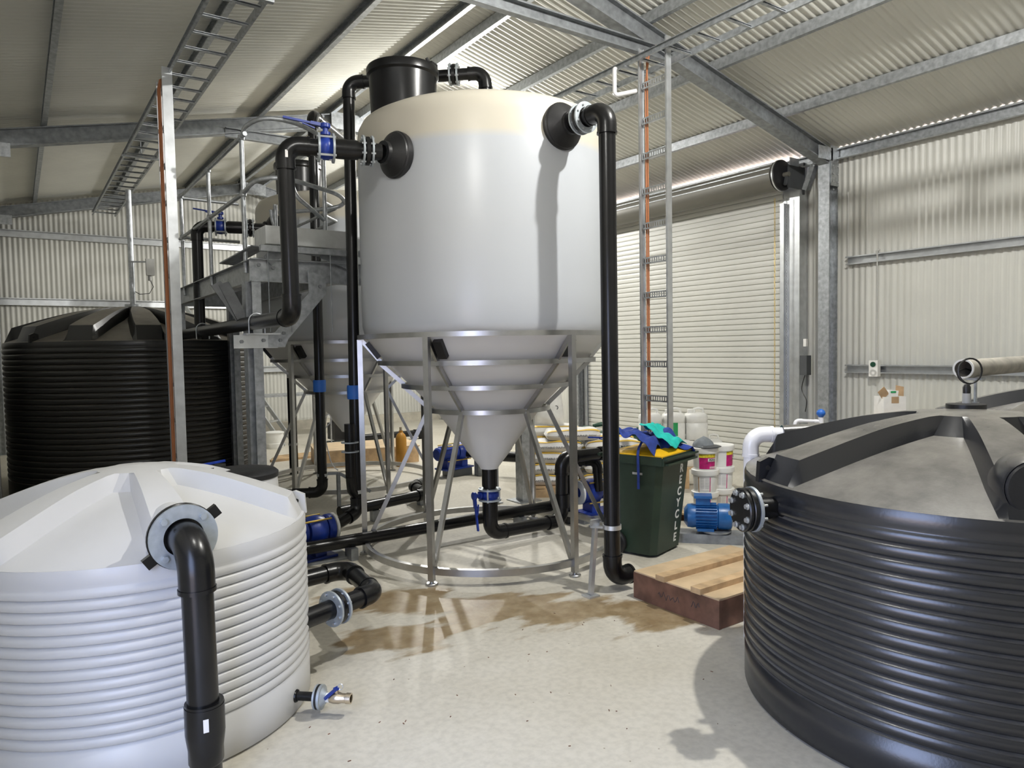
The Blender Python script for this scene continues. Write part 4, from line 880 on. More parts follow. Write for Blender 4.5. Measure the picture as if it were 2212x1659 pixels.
pump('blue pump beside the wheelie bin, half hidden by the tall downpipe', (4.66, 5.33, .06), PI-.10)
pump('small blue pump on a dark block behind the central stand', (4.93, 8.38, .10), .2)
mb = MB(); mb.box((4.88, 8.37, .05), (.34, .22, .1)); tag(mb.build('pump_block', 'darkgrey'), 'dark block under the small rear pump', 'block')
mb = MB(); mb.box((1.90, 5.69, .01), (.62, .30, .02)); tag(mb.build('pump_plate', 'galv_dull'), 'flat steel plate under the pump by the white tank', 'plate')
mb = MB(); mb.box((4.72, 5.33, .03), (.6, .28, .06)); tag(mb.build('pump_block', 'galv_dull'), 'low grey plinth under the pump beside the wheelie bin', 'block')
# loose motor on a channel skid
ms = thing('motor_skid', 'grey channel skid lying on the floor behind the wheelie bin', 'skid', (4.90, 4.07, 0), rz=math.atan2(-.74, .67), local=True)
mb = MB(); mb.csec((-.34, -.10, .04), (.30, -.10, .04), .2, .08, t=.008, lip=.0081, up=(0, 0, 1), flip=-1); mb.build('channel', 'galv_dull', ms)
mb = MB(); mb.disc_cyl((.05, 0, .098), (0, 0, 1), .13, .016, 36); mb.build('mount_plate', 'galv_dull', ms)
g = thing('electric_motor', 'loose blue electric motor with cooling fins on the channel skid', 'motor', (4.90, 4.07, .106), rz=math.atan2(-.74, .67), local=True)
h = .115
mb = MB(); mb.lathe([(0, -.22), (.06, -.22), (.10, -.19), (.105, -.15), (.100, -.12), (.100, .06), (.112, .07), (.114, .15), (.105, .175), (.085, .185), (0, .188)], 36, (0, 0, h), (1, 0, 0)); mo = mb.build('motor_body', 'motorblue', g, angle=30)
mb = MB(); mb.ring((.187, 0, h), (1, 0, 0), .0, .075, .006, 32); mb.ring((.19, 0, h), (1, 0, 0), .0, .02, .006, 20); mb.build('fan_grille', 'blue', mo)
mb = MB()
for k in range(26):
    a = 2*PI*k/26
    if abs(a-PI/2) < .35: continue
    mb.bar((-.12, .107*math.cos(a), h+.107*math.sin(a)), (.055, .107*math.cos(a), h+.107*math.sin(a)), .005, .02, up=(0, math.cos(a), math.sin(a)))
mb.build('cooling_fins', 'motorblue', mo, kind='stuff')
mb = MB(); mb.box((-.06, 0, h+.135), (.12, .11, .06)); mb.build('terminal_box', 'motorblue', g)
mb = MB(); mb.box((-.06, 0, h+.175), (.15, .14, .022)); mb.build('terminal_lid', 'motorblue', g)
mb = MB(); mb.box((-.04, .075, .012), (.14, .05, .024)); mb.box((-.04, -.075, .012), (.14, .05, .024)); mb.build('motor_feet', 'motorblue', g)
# ================================================================ WHEELIE BIN
bang = math.radians(16)
BL = V(4.13, 3.99, 0)
g = thing('wheelie_bin', 'dark green wheelie bin with yellow lid and white RECYCLE lettering', 'bin', (BL.x, BL.y, 0), rz=bang, local=True)
# local: x along front face (0..W), y to the back
W, D, H = .47, .35, .80
wt, dt = .55, .46
FO = .075
def q8(mb, x0, x1, y0, y1, z0, X0_, X1_, Y0_, Y1_, z1):
    mb.add([(x0, y0, z0), (x1, y0, z0), (x1, y1, z0), (x0, y1, z0), (X0_, Y0_, z1), (X1_, Y0_, z1), (X1_, Y1_, z1), (X0_, Y1_, z1)], [(3, 2, 1, 0), (4, 5, 6, 7), (0, 1, 5, 4), (1, 2, 6, 5), (2, 3, 7, 6), (3, 0, 4, 7)])
mb = MB(); e = .045
def octo(x0, x1, y0, y1, z): return [(x0+e, y0, z), (x1-e, y0, z), (x1, y0+e, z), (x1, y1-e*.5, z), (x1-e*.5, y1, z), (x0+e*.5, y1, z), (x0, y1-e*.5, z), (x0, y0+e, z)]
a_ = octo(0, W, 0, D, 0.02); b_ = octo(-.015, W+.05, -FO, dt-.05, H); mb.add(a_+b_, [tuple(range(7, -1, -1)), tuple(range(8, 16))]+[(i, (i+1) % 8, 8+(i+1) % 8, 8+i) for i in range(8)]); mb.build('bin_body', 'bingreen', g, angle=20)
mb = MB(); mb.box((-.025, (dt-FO)/2-.02, H-.005), (.03, dt+FO-.01, .07)); mb.box((W/2+.02, -FO-.015, H-.005), (W+.10, .03, .07)); mb.box((W+.065, (dt-FO)/2-.02, H-.005), (.03, dt+FO-.01, .07)); mb.box((W/2+.02, dt-.04, H), (W+.10, .03, .06)); mb.build('bin_rim', 'bingreen', g)
mb = MB(); mb.box((W/2+.02, -FO-.045, H+.012), (W+.1, .03, .016)); mb.box((W/2+.02, -FO-.045, H-.03), (W+.06, .03, .016)); mb.build('front_grip', 'bingreen', g)
vs = []; fs = []; nx, ny = 12, 12
for j in range(ny+1):
    for i in range(nx+1):
        u, v = i/nx, j/ny; x = -.035+(W+.11)*u; y = -FO-.02+(dt+FO-.01)*v
        vs.append((x, y, H+.035+.05*math.sin(PI*u)**.6*math.sin(PI*min(1, v*1.15))**.6))
for j in range(ny):
    for i in range(nx): k = j*(nx+1)+i; fs.append((k, k+1, k+nx+2, k+nx+1))
mb = MB(); mb.add(vs, fs); mb.box((W/2+.02, (dt-FO-.05)/2, H+.03), (W+.11, dt+FO-.01, .016)); mb.build('lid', 'yellow', g, angle=50)
for xx in (-.045, W+.045):
    mb = MB(); mb.lathe([(.02, -.022), (.085, -.022), (.097, -.012), (.097, .012), (.085, .022), (.02, .022)], 32, (xx, D-.02, .098), (1, 0, 0)); wh = mb.build('wheel', 'rubber', g, angle=30)
    mb = MB(); mb.disc_cyl((xx, D-.02, .098), (1, 0, 0), .04, .05, 20, bev=.005)
    for k in range(6):
        a = PI*k/3; mb.bar((xx, D-.02+.03*math.cos(a), .098+.03*math.sin(a)), (xx, D-.02+.083*math.cos(a), .098+.083*math.sin(a)), .03, .012, up=(1, 0, 0))
    mb.build('wheel_hub', 'darkgrey', wh)
mb = MB(); mb.tube([(-.02, dt+.04, H+.01), (W+.02, dt+.04, H+.01)], .014, 12); mb.box((.03, dt+.0, H), (.03, .08, .03)); mb.box((W-.03, dt+.0, H), (.03, .08, .03)); mb.build('bin_handle', 'bingreen', g)
# lettering down the front face, first letter at the top
for k, chx in enumerate('RECYCLE'):
    z = .690-k*.097; yf = -FO*(z-.02)/(H-.02)-.0015; xc_ = W/2+.10+.03*(z/.8)
    text_mesh(chx, .098, 'letter', 'whitepaint', g, plane_M((xc_, yf, z), (1, 0, 0), (0, -FO/.78, 1)), bold=.003)
text_mesh('240', .0, 'letter', 'whitepaint', g, plane_M((W/2, 0, .5), (1, 0, 0), (0, 0, 1))) if False else None
mb = MB(); mb.box((-.0135, .14, .68), (.002, .09, .018)); mb.build('moulded_mark', 'greyplastic', g)
# clothes on the bin
def cloth(name, label, matname, outline_fn, nx, ny, seed, amp):
    vs = []; fs = []
    for j in range(ny+1):
        for i in range(nx+1):
            x, y, z = outline_fn(i/nx, j/ny)
            w = noise.noise(V(x*7+seed, y*7, seed*1.7))*amp + abs(noise.noise(V(x*3.2-seed, y*13, seed)))*amp*1.1
            vs.append((x, y, z+w))
    for j in range(ny):
        for i in range(nx): k = j*(nx+1)+i; fs.append((k, k+1, k+nx+2, k+nx+1))
    g2 = thing(name, label, 'clothing', (BL.x, BL.y, H+.05), rz=bang, local=True)
    mb = MB(); mb.add([(x, y, z-H-.05) for x, y, z in vs], fs); o = mb.build('cloth', matname, g2, angle=70)
    sm_ = o.modifiers.new('s', 'SOLIDIFY'); sm_.thickness = .006; sb = o.modifiers.new('b', 'SUBSURF'); sb.levels = 1; sb.render_levels = 1
    return g2
def f_blue(u, v):
    x = -.05+.56*u; y = -.07+.45*v+.06*math.sin(5*u); z = H+.055+.13*min(1, v*2.2)*(1-.35*u)
    if u > .9: z -= (u-.9)*1.0
    return x, y+.03*(1-u), z
gb = cloth('work_apron', 'crumpled royal blue apron lying over the yellow bin lid', 'clothblue', f_blue, 30, 22, 1.3, .075)
def f_teal(u, v):
    x = .11+.42*u+.05*v; y = -.10+.32*v+.06*u; z = H+.085+.14*min(1, v*1.6)-.05*u*u
    return x, y, z
cloth('work_apron', 'teal cloth bunched on top of the blue apron on the bin', 'clothteal', f_teal, 22, 16, 4.1, .06)
mb = MB()
def strap(mb, pts, w=.022):
    pts = [V(p) for p in pts]; vs = []; fs = []
    for p in pts: vs += [p+V(0, -w/2, 0), p+V(0, w/2, 0)]
    for i in range(len(pts)-1): fs.append((2*i, 2*i+1, 2*i+3, 2*i+2))
    mb.add(vs, fs); mb.add([v+V(-.003, 0, 0) for v in vs], [f[::-1] for f in fs])
o5 = H+.05
strap(mb, [(.06, .13, H+.14-o5), (-.02, .12, H+.09-o5), (-.045, .115, H+.05-o5), (-.052, .11, H-.02-o5), (-.048, .11, H-.12-o5), (-.04, .115, H-.24-o5)]); mb.build('apron_strap', 'clothblue', gb)
mb = MB(); strap(mb, [(.03, .36, H+.11-o5), (-.03, .36, H+.06-o5), (-.05, .36, H+.02-o5), (-.052, .36, H-.12-o5)], .03); mb.build('apron_strap', 'clothblue', gb)
# ================================================================ WOODEN CRATE LID
bx0, bx1, by0, by1, bh = 3.385, 4.40, 2.745, 3.465, .175
g = thing('wooden_crate', 'shallow wooden crate with two battens on top, between the bin and the near black tank', 'crate', ((bx0+bx1)/2, (by0+by1)/2, 0))
mb = MB(); mb.box((bx0+.012, (by0+by1)/2, bh/2), (.024, by1-by0, bh)); mb.build('side_board', 'darkwood', g)
mb = MB(); mb.box(((bx0+bx1)/2, by0+.012, bh/2), (bx1-bx0-.05, .024, bh-.004)); mb.build('side_board', 'darkwood', g)
mb = MB(); mb.box(((bx0+bx1)/2, by1-.012, bh/2), (bx1-bx0-.05, .024, bh-.004)); mb.build('side_board', 'darkwood', g)
mb = MB(); mb.box((bx1-.012, (by0+by1)/2, bh/2), (.024, by1-by0, bh)); mb.build('side_board', 'darkwood', g)
mb = MB(); mb.box(((bx0+bx1)/2, (by0+by1)/2, bh+.003), (bx1-bx0-.006, by1-by0-.006, .012)); mb.build('top_panel', 'ply', g)
for yy, sx_ in ((3.20, .0), (2.905, .0)):
    mb = MB(); mb.box(((bx0+bx1)/2-.05, yy, bh+.027), (bx1-bx0-.05, .075, .036)); mb.build('batten', 'pine', g)
mb = MB()
rr_ = random.Random(3)
pts = [V(bx0-.001, 3.24-k*.012, .085+.02*math.sin(k*1.9)+.006*math.sin(k*5)) for k in range(16)]
mb.tube(pts, .0022, 5); mb.tube([V(bx0-.001, 2.96-.008*k, .10-.02*math.cos(k*1.4)) for k in range(9)], .0022, 5); mb.build('pencil_scrawl', 'label_text', g, kind='stuff')
# ================================================================ BUCKETS, CAP, JUGS, BAGS
def bucket(label, x, y, z, rz, wide=False, mag=True):
    g = thing('bucket', label, 'bucket', (x, y, z), rz=rz, local=True, group='white buckets stacked behind the motor')
    r = .118
    mb = MB(); mb.lathe([(0, .0), (r*.86, .0), (r*.9, .01), (r*.97, .175), (r*.97, .18)], 36); mb.build('pail', 'whitepaint', g, angle=40)
    mb = MB(); mb.lathe([(r*.97, .165), (r*1.08, .165), (r*1.1, .172), (r*1.1, .212), (r*1.04, .218), (r*.95, .212), (0, .212)], 36); mb.build('bucket_lid', 'whitepaint', g, angle=35)
    def patch(a0, a1, z0, z1, m, nm, eps=.0015):
        vs = []; fs = []; n = 10
        for i in range(n+1):
            a = a0+(a1-a0)*i/n
            for z in (z0, z1):
                rr = r*(.9+.07*(z-.01)/.165)+eps; vs.append((rr*math.cos(a), rr*math.sin(a), z))
        for i in range(n): fs.append((2*i, 2*i+2, 2*i+3, 2*i+1))
        mb = MB(); mb.add(vs, fs); return mb.build(nm, m, g)
    if mag:
        patch(-.75, .72, .015, .158, 'label_magenta', 'label'); patch(-.75, .72, .125, .158, 'label_yellow', 'label_band', .002); patch(.0, .70, .088, .118, 'label_white', 'label_name', .0025); patch(.15, .70, .02, .04, 'label_pink', 'label_note', .0025)
        rr = r*.945+.004
        try: text_mesh('PERB', .030, 'label_lettering', 'label_text', g, plane_M((rr*math.cos(.35), rr*math.sin(.35), .103), (-math.sin(.35), math.cos(.35), 0), (0, 0, 1)))
        except Exception: pass
    else:
        patch(-.8, .1, .02, .15, 'label_white', 'label'); patch(-.9, -.8, .0, .15, 'cardboard', 'label_edge'); patch(.1, .17, .01, .15, 'label_magenta', 'label_stripe')
        mb = MB()
        for k in range(7):
            z = .135-k*.015; rr = r*(.9+.07*z/.165)+.003
            for (a0, a1) in ((-.7, -.38), (-.3, .04)):
                vs = []
                for i in range(5):
                    a = a0+(a1-a0)*i/4; vs += [(rr*math.cos(a), rr*math.sin(a), z), (rr*math.cos(a), rr*math.sin(a), z+.005)]
                mb.add(vs, [(2*i, 2*i+2, 2*i+3, 2*i+1) for i in range(4)])
        mb.build('label_print', 'greyplastic', g, kind='stuff')
    return g
fa = math.atan2(-4.7, -5.5)
PA, PB = (5.43, 4.57), (5.68, 4.58)
nm = ['bottom', 'middle', 'top']
mb = thing('pallet', 'small timber pallet under the stacked white buckets', 'pallet', (5.55, 4.58, 0))
pl = mb
for k in range(5):
    m_ = MB(); m_.box((5.30+k*.128, 4.58, .075), (.105, .42, .018)); m_.build('deck_board', 'pine', pl)
for yy in (4.40, 4.76):
    m_ = MB(); m_.box((5.555, yy, .033), (.62, .07, .066)); m_.build('bearer', 'darkwood', pl)
for i in range(2 if False else 3):
    z = .084+i*.213-.0
    if i < 3:
        bucket(['white bucket with printed white label at the foot of the left stack', 'white bucket with a plain printed label, middle of the left stack', 'white bucket with magenta label under the grey cap'][i], PA[0], PA[1], z, fa+(.25 if i == 2 else .3), mag=(i == 2))
        bucket(['white bucket at the foot of the right stack behind the motor', 'white bucket with printed text label, middle of the right stack', 'topmost white bucket of the right stack with magenta label at its side'][i], PB[0], PB[1], z, fa+(1.2 if i == 2 else .35), mag=(i == 2))
# grey cap
g = thing('cap', 'grey peaked cap lying on the top bucket of the left stack', 'cap', (PA[0], PA[1], .084+3*.213+.006), rz=fa+.9, local=True)
vs = []; fs = []; nu, nv = 20, 8
for j in range(nv+1):
    for i in range(nu):
        a = 2*PI*i/nu; t = j/nv*PI/2; r_ = .095*math.cos(t)*(1+.06*noise.noise(V(math.cos(a)*2, math.sin(a)*2, j*.3))); vs.append((r_*math.cos(a)*1.1-.02, r_*math.sin(a), .085*math.sin(t)*(1+.2*math.cos(a+.6))))
for j in range(nv):
    for i in range(nu): fs.append((j*nu+i, j*nu+(i+1) % nu, (j+1)*nu+(i+1) % nu, (j+1)*nu+i))
m_ = MB(); m_.add(vs, fs); m_.build('crown', 'clothgrey', g, angle=60)
vs = []; fs = []
for j in range(5):
    for i in range(13):
        a = -1.1+2.2*i/12; r_ = .098+.075*j/4*math.cos(a*.9); vs.append((r_*math.cos(a)-.01, r_*math.sin(a), .012-.012*(j/4)**2+.01*math.cos(a)))
for j in range(4):
    for i in range(12): k = j*13+i; fs.append((k, k+1, k+14, k+13))
m_ = MB(); m_.add(vs, fs); o = m_.build('brim', 'darkgrey', g, angle=60); s_ = o.modifiers.new('s', 'SOLIDIFY'); s_.thickness = .004
# white jugs behind the bin
def jug(label, x, y, z, rz, green=0, cat='jug', body='whitepaint', name='plastic_jug', sc=1.0, group='white chemical jugs behind the bin'):
    g = thing(name, label, cat, (x, y, z), rz=rz, local=True, group=group)
    w, d, h = .25*sc, .22*sc, .32*sc
    def rr(x0, y0, z, c=.035*sc): return [(-x0/2+c, -y0/2, z), (x0/2-c, -y0/2, z), (x0/2, -y0/2+c, z), (x0/2, y0/2-c, z), (x0/2-c, y0/2, z), (-x0/2+c, y0/2, z), (-x0/2, y0/2-c, z), (-x0/2, -y0/2+c, z)]
    rows = [rr(w*.96, d*.96, 0), rr(w, d, .02*sc), rr(w, d, h*.62), rr(w*.97, d*.97, h*.63), rr(w, d, h*.65), rr(w, d, h*.88), rr(w*.93, d*.93, h*.95), rr(w*.75, d*.75, h)]
    mb = MB(); vs = [p for R in rows for p in R]; fs = [tuple(range(7, -1, -1)), tuple(8*(len(rows)-1)+i for i in range(8))]
    for k in range(len(rows)-1): fs += [(8*k+i, 8*k+(i+1) % 8, 8*k+8+(i+1) % 8, 8*k+8+i) for i in range(8)]
    mb.add(vs, fs); mb.build('jug_body', body, g, angle=50)
    mb = MB(); mb.tube([(-.02*sc, -.0, h-.01), (-.02*sc, 0, h+.045*sc), (.03*sc, 0, h+.055*sc), (.08*sc, 0, h+.045*sc), (.09*sc, 0, h-.01)], .016*sc, 10); mb.build('jug_handle', body, g)
    mb = MB(); mb.disc_cyl((-.07*sc, -.02*sc, h+.02*sc), (0, 0, 1), .035*sc, .05*sc, 20, bev=.004); mb.build('jug_cap', body, g)
    def pt(x0, x1, z0, z1, m, nm2, e=.001):
        mb = MB(); mb.box(((x0+x1)/2, -d/2-e, (z0+z1)/2), (x1-x0, .002, z1-z0)); mb.build(nm2, m, g)
    if green == 1: pt(-.10, .10, .17, .20, 'label_green', 'label_band', .002); pt(-.11, .11, .02, .165, 'label_cream', 'label'); pt(0.0, .05, .135, .15, 'label_text', 'label_print', .002)
    if green == 2: pt(-.10, .03, .05, .21, 'label_green', 'label'); pt(-.09, -.03, .12, .20, 'label_white', 'label_print', .002)
    return g
ja = math.atan2(-.60, .80)
JZ = .255
jug('white jug with cream and green label, left end of the upper row behind the bin', 6.30, 6.14, JZ+.32, ja+.1, 1)
jug('white jug with a square green label, second in the upper row behind the bin', 6.52, 5.97, JZ+.32, ja+.05, 2)
jug('plain white jug at the right of the upper row behind the bin', 6.73, 5.80, JZ+.32, ja, 0)
jug('plain white jug lower left behind the bin clothes', 6.36, 6.07, JZ, ja, 0)
jug('plain white jug lower centre, partly behind the cable ladder foot', 6.62, 5.88, JZ, ja, 0)
jug('plain white jug at the right end of the lower row behind the bin', 6.86, 5.68, JZ, ja, 0)
g = thing('crate_stand', 'low timber crate under the white jugs behind the bin', 'crate', (6.6, 5.9, 0), rz=ja, local=True)
for k in range(4):
    m_ = MB(); m_.box((0, -.14+k*.093, JZ-.012), (.95, .085, .02)); m_.build('deck_board', 'pine', g)
for k in range(3):
    m_ = MB(); m_.box((-.42+k*.42, 0, (JZ-.022)/2), (.09, .36, JZ-.022)); m_.build('bearer', 'pine', g)
# bags of wettable sulphur
def bag(label, x, y, z, rz, L=.66, Wd=.40, h=.125, seed=0, txt=True, tilt=0.0):
    g = thing('sack', label, 'sack', (x, y, z), rz=rz, local=True, group='printed white sacks stacked on the pallet')
    nx, ny = 20, 16; vs = []; fs = []
    for sgn in (1, -1):
        for j in range(ny+1):
            for i in range(nx+1):
                u, v = 2*i/nx-1, 2*j/ny-1
                t = ((1-abs(u)**7)*(1-abs(v)**9))**.45 if abs(u) < 1 and abs(v) < 1 else 0
                nz = noise.noise(V(u*2.1+seed, v*2.3, seed*.7))*.018
                zz = h/2+sgn*(h/2)*t+(nz*t if sgn > 0 else 0)
                pin = 1-.06*abs(v)**2*(abs(u)**4); vs.append((u*L/2*pin, v*Wd/2*(1-.05*abs(u)**4), zz))
    k0 = (nx+1)*(ny+1)
    for j in range(ny):
        for i in range(nx):
            k = j*(nx+1)+i; fs.append((k, k+1, k+nx+2, k+nx+1)); fs.append((k0+k, k0+k+nx+1, k0+k+nx+2, k0+k+1))
    mb = MB(); mb.add(vs, fs); mb.build('sack_body', 'bagwhite', g, angle=75)
    mb = MB(); vs = []; fs = []
    for i in range(nx+1):
        u = (2*i/nx-1)*.93; t = (1-abs(u)**7)**.45
        for v in (-.80, -.92):
            tt = t*(1-abs(v)**9)**.45; vs.append((u*L/2, v*Wd/2, h/2+h/2*tt+.005+noise.noise(V(u*2.1+seed, v*2.3, seed*.7))*.018*tt))
    for i in range(nx): fs.append((2*i, 2*i+2, 2*i+3, 2*i+1))
    mb.add(vs, fs); mb.build('printed_band', 'bagyellow', g)
    if txt:
        text_mesh('WETTABLE SULPHUR 800W', .036, 'lettering', 'label_text', g, plane_M((.04, -Wd/2-.008, h*.47), (1, 0, 0), (0, .0, 1)))
    return g
ba_ = math.atan2(-.46, .64)
ux, uy = math.cos(ba_), math.sin(ba_); nx_, ny_ = -uy, ux
B0 = V(5.52, 6.55, 0)
g = thing('pallet', 'timber pallet under the stacked white sacks', 'pallet', (B0.x, B0.y, 0), rz=ba_, local=True)
for k in range(6):
    m_ = MB(); m_.box((-.50+k*.2, 0, .115), (.15, .95, .02)); m_.build('deck_board', 'pine', g)
for k in range(3):
    m_ = MB(); m_.box((0, -.42+k*.42, .0525), (1.15, .09, .105)); m_.build('bearer', 'pine', g)
def bpos(a, b): return B0.x+ux*a+nx_*b, B0.y+uy*a+ny_*b
lay = [(-.36, -.24, 0, 'lowest left'), (.33, -.24, 0, 'lowest right'), (-.34, -.24, 1, 'second-layer left'), (.35, -.25, 1, 'second-layer right'), (-.30, -.25, 2, 'third-layer left'), (.36, -.24, 2, 'third-layer right'), (-.32, -.24, 3, 'fourth-layer left'), (.36, -.24, 3, 'fourth-layer right'), (-.10, -.22, 4, 'uppermost lying'), (-.36, .22, 0, 'rear lowest left'), (.33, .22, 0, 'rear lowest right'), (-.34, .22, 1, 'rear second-layer left'), (.35, .22, 1, 'rear second-layer right'), (-.34, .22, 2, 'rear third-layer left'), (.35, .22, 2, 'rear third-layer right'), (-.34, .22, 3, 'rear fourth-layer left'), (.35, .22, 3, 'rear fourth-layer right'), (-.30, .22, 4, 'rear uppermost')]
for i, (a, b, lv, w_) in enumerate(lay):
    x, y = bpos(a, b); bag(w_+' white printed sack on the pallet behind the central stand', x, y, .126+lv*.128, ba_+random.uniform(-.05, .05), seed=i*1.7, txt=(b < 0))
x, y = bpos(-.36, .18)
g = thing('sack', 'plain white sack standing upright on top of the sack pile', 'sack', (x, y, .126+5*.128), rz=ba_, local=True)
vs = []; fs = []; nu, nv = 20, 12
for j in range(nv+1):
    t = j/nv; sx_ = .19*(1-.25*t**2)*(1 if t < .97 else .9); sy_ = .11*(1-t**2.2)**.5*(.75+.5*min(1, t*4))+.004
    for i in range(nu):
        a = 2*PI*i/nu; c_, s2 = math.cos(a), math.sin(a); vs.append((sx_*math.copysign(abs(c_)**.7, c_), sy_*math.copysign(abs(s2)**.7, s2)-.02*t, .46*t+.01*noise.noise(V(c_*2, s2*2, t*3))))
for j in range(nv):
    for i in range(nu): fs.append((j*nu+i, j*nu+(i+1) % nu, (j+1)*nu+(i+1) % nu, (j+1)*nu+i))
m_ = MB(); m_.add(vs, fs+[tuple(range(nu-1, -1, -1))]); m_.build('sack_body', 'bagwhite', g, angle=70)
m_ = MB(); m_.ring((.09, -.128, .22), (0, -1, 0), .018, .026, .002, 24); m_.build('printed_ring', 'label_text', g)
jug('dark green drum standing behind the right end of the sack pile', 6.62, 6.62, 0.0, ja, 0, cat='drum', body='green_drum', name='plastic_drum', sc=1.75, group='dark green drums by the sacks')
jug('dark green drum with red cap behind the upright sack', 6.25, 7.05, 0.0, ja, 0, cat='drum', body='green_drum', name='plastic_drum', sc=1.85, group='dark green drums by the sacks')
# galvanised pedestal legs seen behind the central stand
def pedestal(label, x, y, h, w):
    g = thing('steel_pedestal', label, 'pedestal', (x, y, 0), group='galvanised pedestals behind the central stand')
    m_ = MB(); m_.bar((x, y, .01), (x, y, h), w, w, up=(1, 0, 0)); m_.build('upright', 'galv', g)
    m_ = MB(); m_.box((x, y, .006), (w*2.2, w*2.2, .012)); m_.build('base_plate', 'galv', g)
    m_ = MB(); m_.box((x, y, h+.006), (w*2.6, w*1.8, .012)); m_.build('top_plate', 'galv', g)
pedestal('thick galvanised pedestal behind the right side of the central cone', 4.62, 6.45, 1.30, .13)
pedestal('thin galvanised pedestal on a foot plate behind the central cone', 4.30, 6.55, .62, .055)
m_ = MB(); m_.tube(sm([(4.05, 5.75, .01), (4.12, 5.65, .06), (4.05, 5.6, .10), (4.0, 5.68, .06), (4.08, 5.72, .03), (4.18, 5.6, .02), (4.2, 5.45, .012), (4.35, 5.42, .012)]), .007, 8); tag(m_.build('white_cable', 'cablewhite'), 'coiled white cable on the floor by the right stand leg', 'cable')
# ================================================================ WALL FITTINGS
g = thing('wall_switch', 'pale isolator switch box with green dial on the right wall girt', 'switch', (8.70, 4.69, 1.39))
m_ = MB(); m_.box((8.735, 4.69, 1.385), (.07, .11, .20)); m_.build('switch_box', 'cartonwhite', g)
m_ = MB(); m_.disc_cyl((8.695, 4.69, 1.435), (1, 0, 0), .032, .012, 24); m_.build('switch_dial', 'green_drum', g)
m_ = MB(); m_.ring((8.697, 4.69, 1.335), (1, 0, 0), .022, .04, .012, 24); m_.build('socket_ring', 'greyplastic', g)
m_ = MB(); m_.cyl((8.78, 4.69, 1.48), (8.78, 4.69, 2.80), .009, n=10); m_.build('conduit', 'greyplastic', g); m_ = MB(); m_.tube([(8.78, 4.69, 2.78), (8.76, 4.69, 2.83), (8.80, 4.68, 2.85)], .012, 8); m_.build('conduit_bend', 'greyplastic', g)
g = thing('isolator_box', 'dark grey control box on the jamb of the roller door', 'switch', (8.6, 5.56, 1.4))
m_ = MB(); m_.box((8.62, 5.56, 1.42), (.10, .10, .26)); m_.build('control_box', 'darkgrey', g)
m_ = MB(); m_.box((8.62, 5.56, 1.72), (.04, .04, .10)); m_.build('white_sensor', 'cartonwhite', g)
m_ = MB(); m_.tube(sm([(8.61, 5.56, 1.29), (8.60, 5.60, 1.1), (8.6, 5.53, .95), (8.62, 5.56, .8)]), .006, 6); m_.build('control_cable', 'cableblack', g)
# carton on a crate behind near black tank
g = thing('shipping_crate', 'timber crate carrying the white carton behind the near black tank', 'crate', (6.75, 3.48, 0))
for k in range(4):
    m_ = MB(); m_.box((6.75, 3.30+k*.12, .955), (.42, .11, .02)); m_.build('deck_board', 'pine', g)
for xx in (6.58, 6.92):
    for yy in (3.32, 3.64):
        m_ = MB(); m_.box((xx, yy, .4725), (.06, .06, .945)); m_.build('leg', 'pine', g)
g = thing('carton', 'white cardboard carton with open brown flaps behind the near black tank', 'box', (6.70, 3.45, .965), rz=-.55, local=True)
m_ = MB(); cw_, cd_, chh = .21, .16, .235
m_.box((0, -cd_/2, chh/2), (cw_, .005, chh)); m_.box((0, cd_/2, chh/2), (cw_, .005, chh)); m_.box((-cw_/2, 0, chh/2), (.005, cd_, chh)); m_.box((0, 0, .003), (cw_, cd_, .006)); m_.build('carton_body', 'cartonwhite', g)
m_ = MB(); m_.box((cw_/2, 0, chh/2), (.005, cd_, chh)); m_.build('carton_side', 'cartonwhite', g)
m_ = MB(); m_.bar((-.07, -.05, chh), (-.13, -.07, chh+.07), .08, .004, up=(0, 1, 0)); m_.bar((cw_/2, .02, chh), (cw_/2+.02, .05, chh+.09), .08, .004, up=(0, 1, 0)); m_.build('carton_flaps', 'cardboard', g)
m_ = MB(); m_.box((0, -cd_/2-.002, chh-.03), (.07, .004, .06)); m_.build('torn_patch', 'cardboard', g)
m_ = MB(); m_.box((0, -cd_/2-.003, .025), (.12, .003, .008)); m_.build('tape_line', 'darkgrey', g)
g = thing('paper_packet', 'small white packet sticking out of the open carton', 'packet', (6.70, 3.45, .975), rz=-.55, local=True)
m_ = MB(); m_.box((-.015, -.035, .145), (.09, .05, .28), M=Matrix.Rotation(.12, 3, 'Y')); m_.build('packet_body', 'cartonwhite', g); m_ = MB(); m_.box((-.005, -.062, .268), (.05, .003, .016)); m_.build('packet_print', 'label_green', g)
# ================================================================ FAR CLUTTER BEHIND THE STANDS
g = thing('plywood_crate', 'plywood-topped timber crate on the floor behind the farther stand', 'crate', (4.40, 10.42, 0), rz=-.25, local=True)
m_ = MB(); m_.box((0, 0, .247), (1.55, 1.0, .014)); m_.build('top_panel', 'ply', g)
for yy in (-.49, .49): m_ = MB(); m_.box((0, yy, .12), (1.5, .024, .24)); m_.build('side_board', 'pine', g)
for xx in (-.75, .75): m_ = MB(); m_.box((xx, 0, .12), (.024, .95, .24)); m_.build('side_board', 'pine', g)
g = thing('leaning_ladder', 'aluminium ladder leaning toward the back wall with a red plate', 'ladder', (3.45, 13.3, 0))
la0, la1 = V(4.10, 13.2, 0), V(2.75, 14.5, 2.6)
for off in (-.2, .2):
    m_ = MB(); m_.bar(la0+V(off*.69, off*.72, 0), la1+V(off*.69, off*.72, 0), .035, .07, up=(0, 0, 1)); m_.build('stile', 'galv_bright', g)
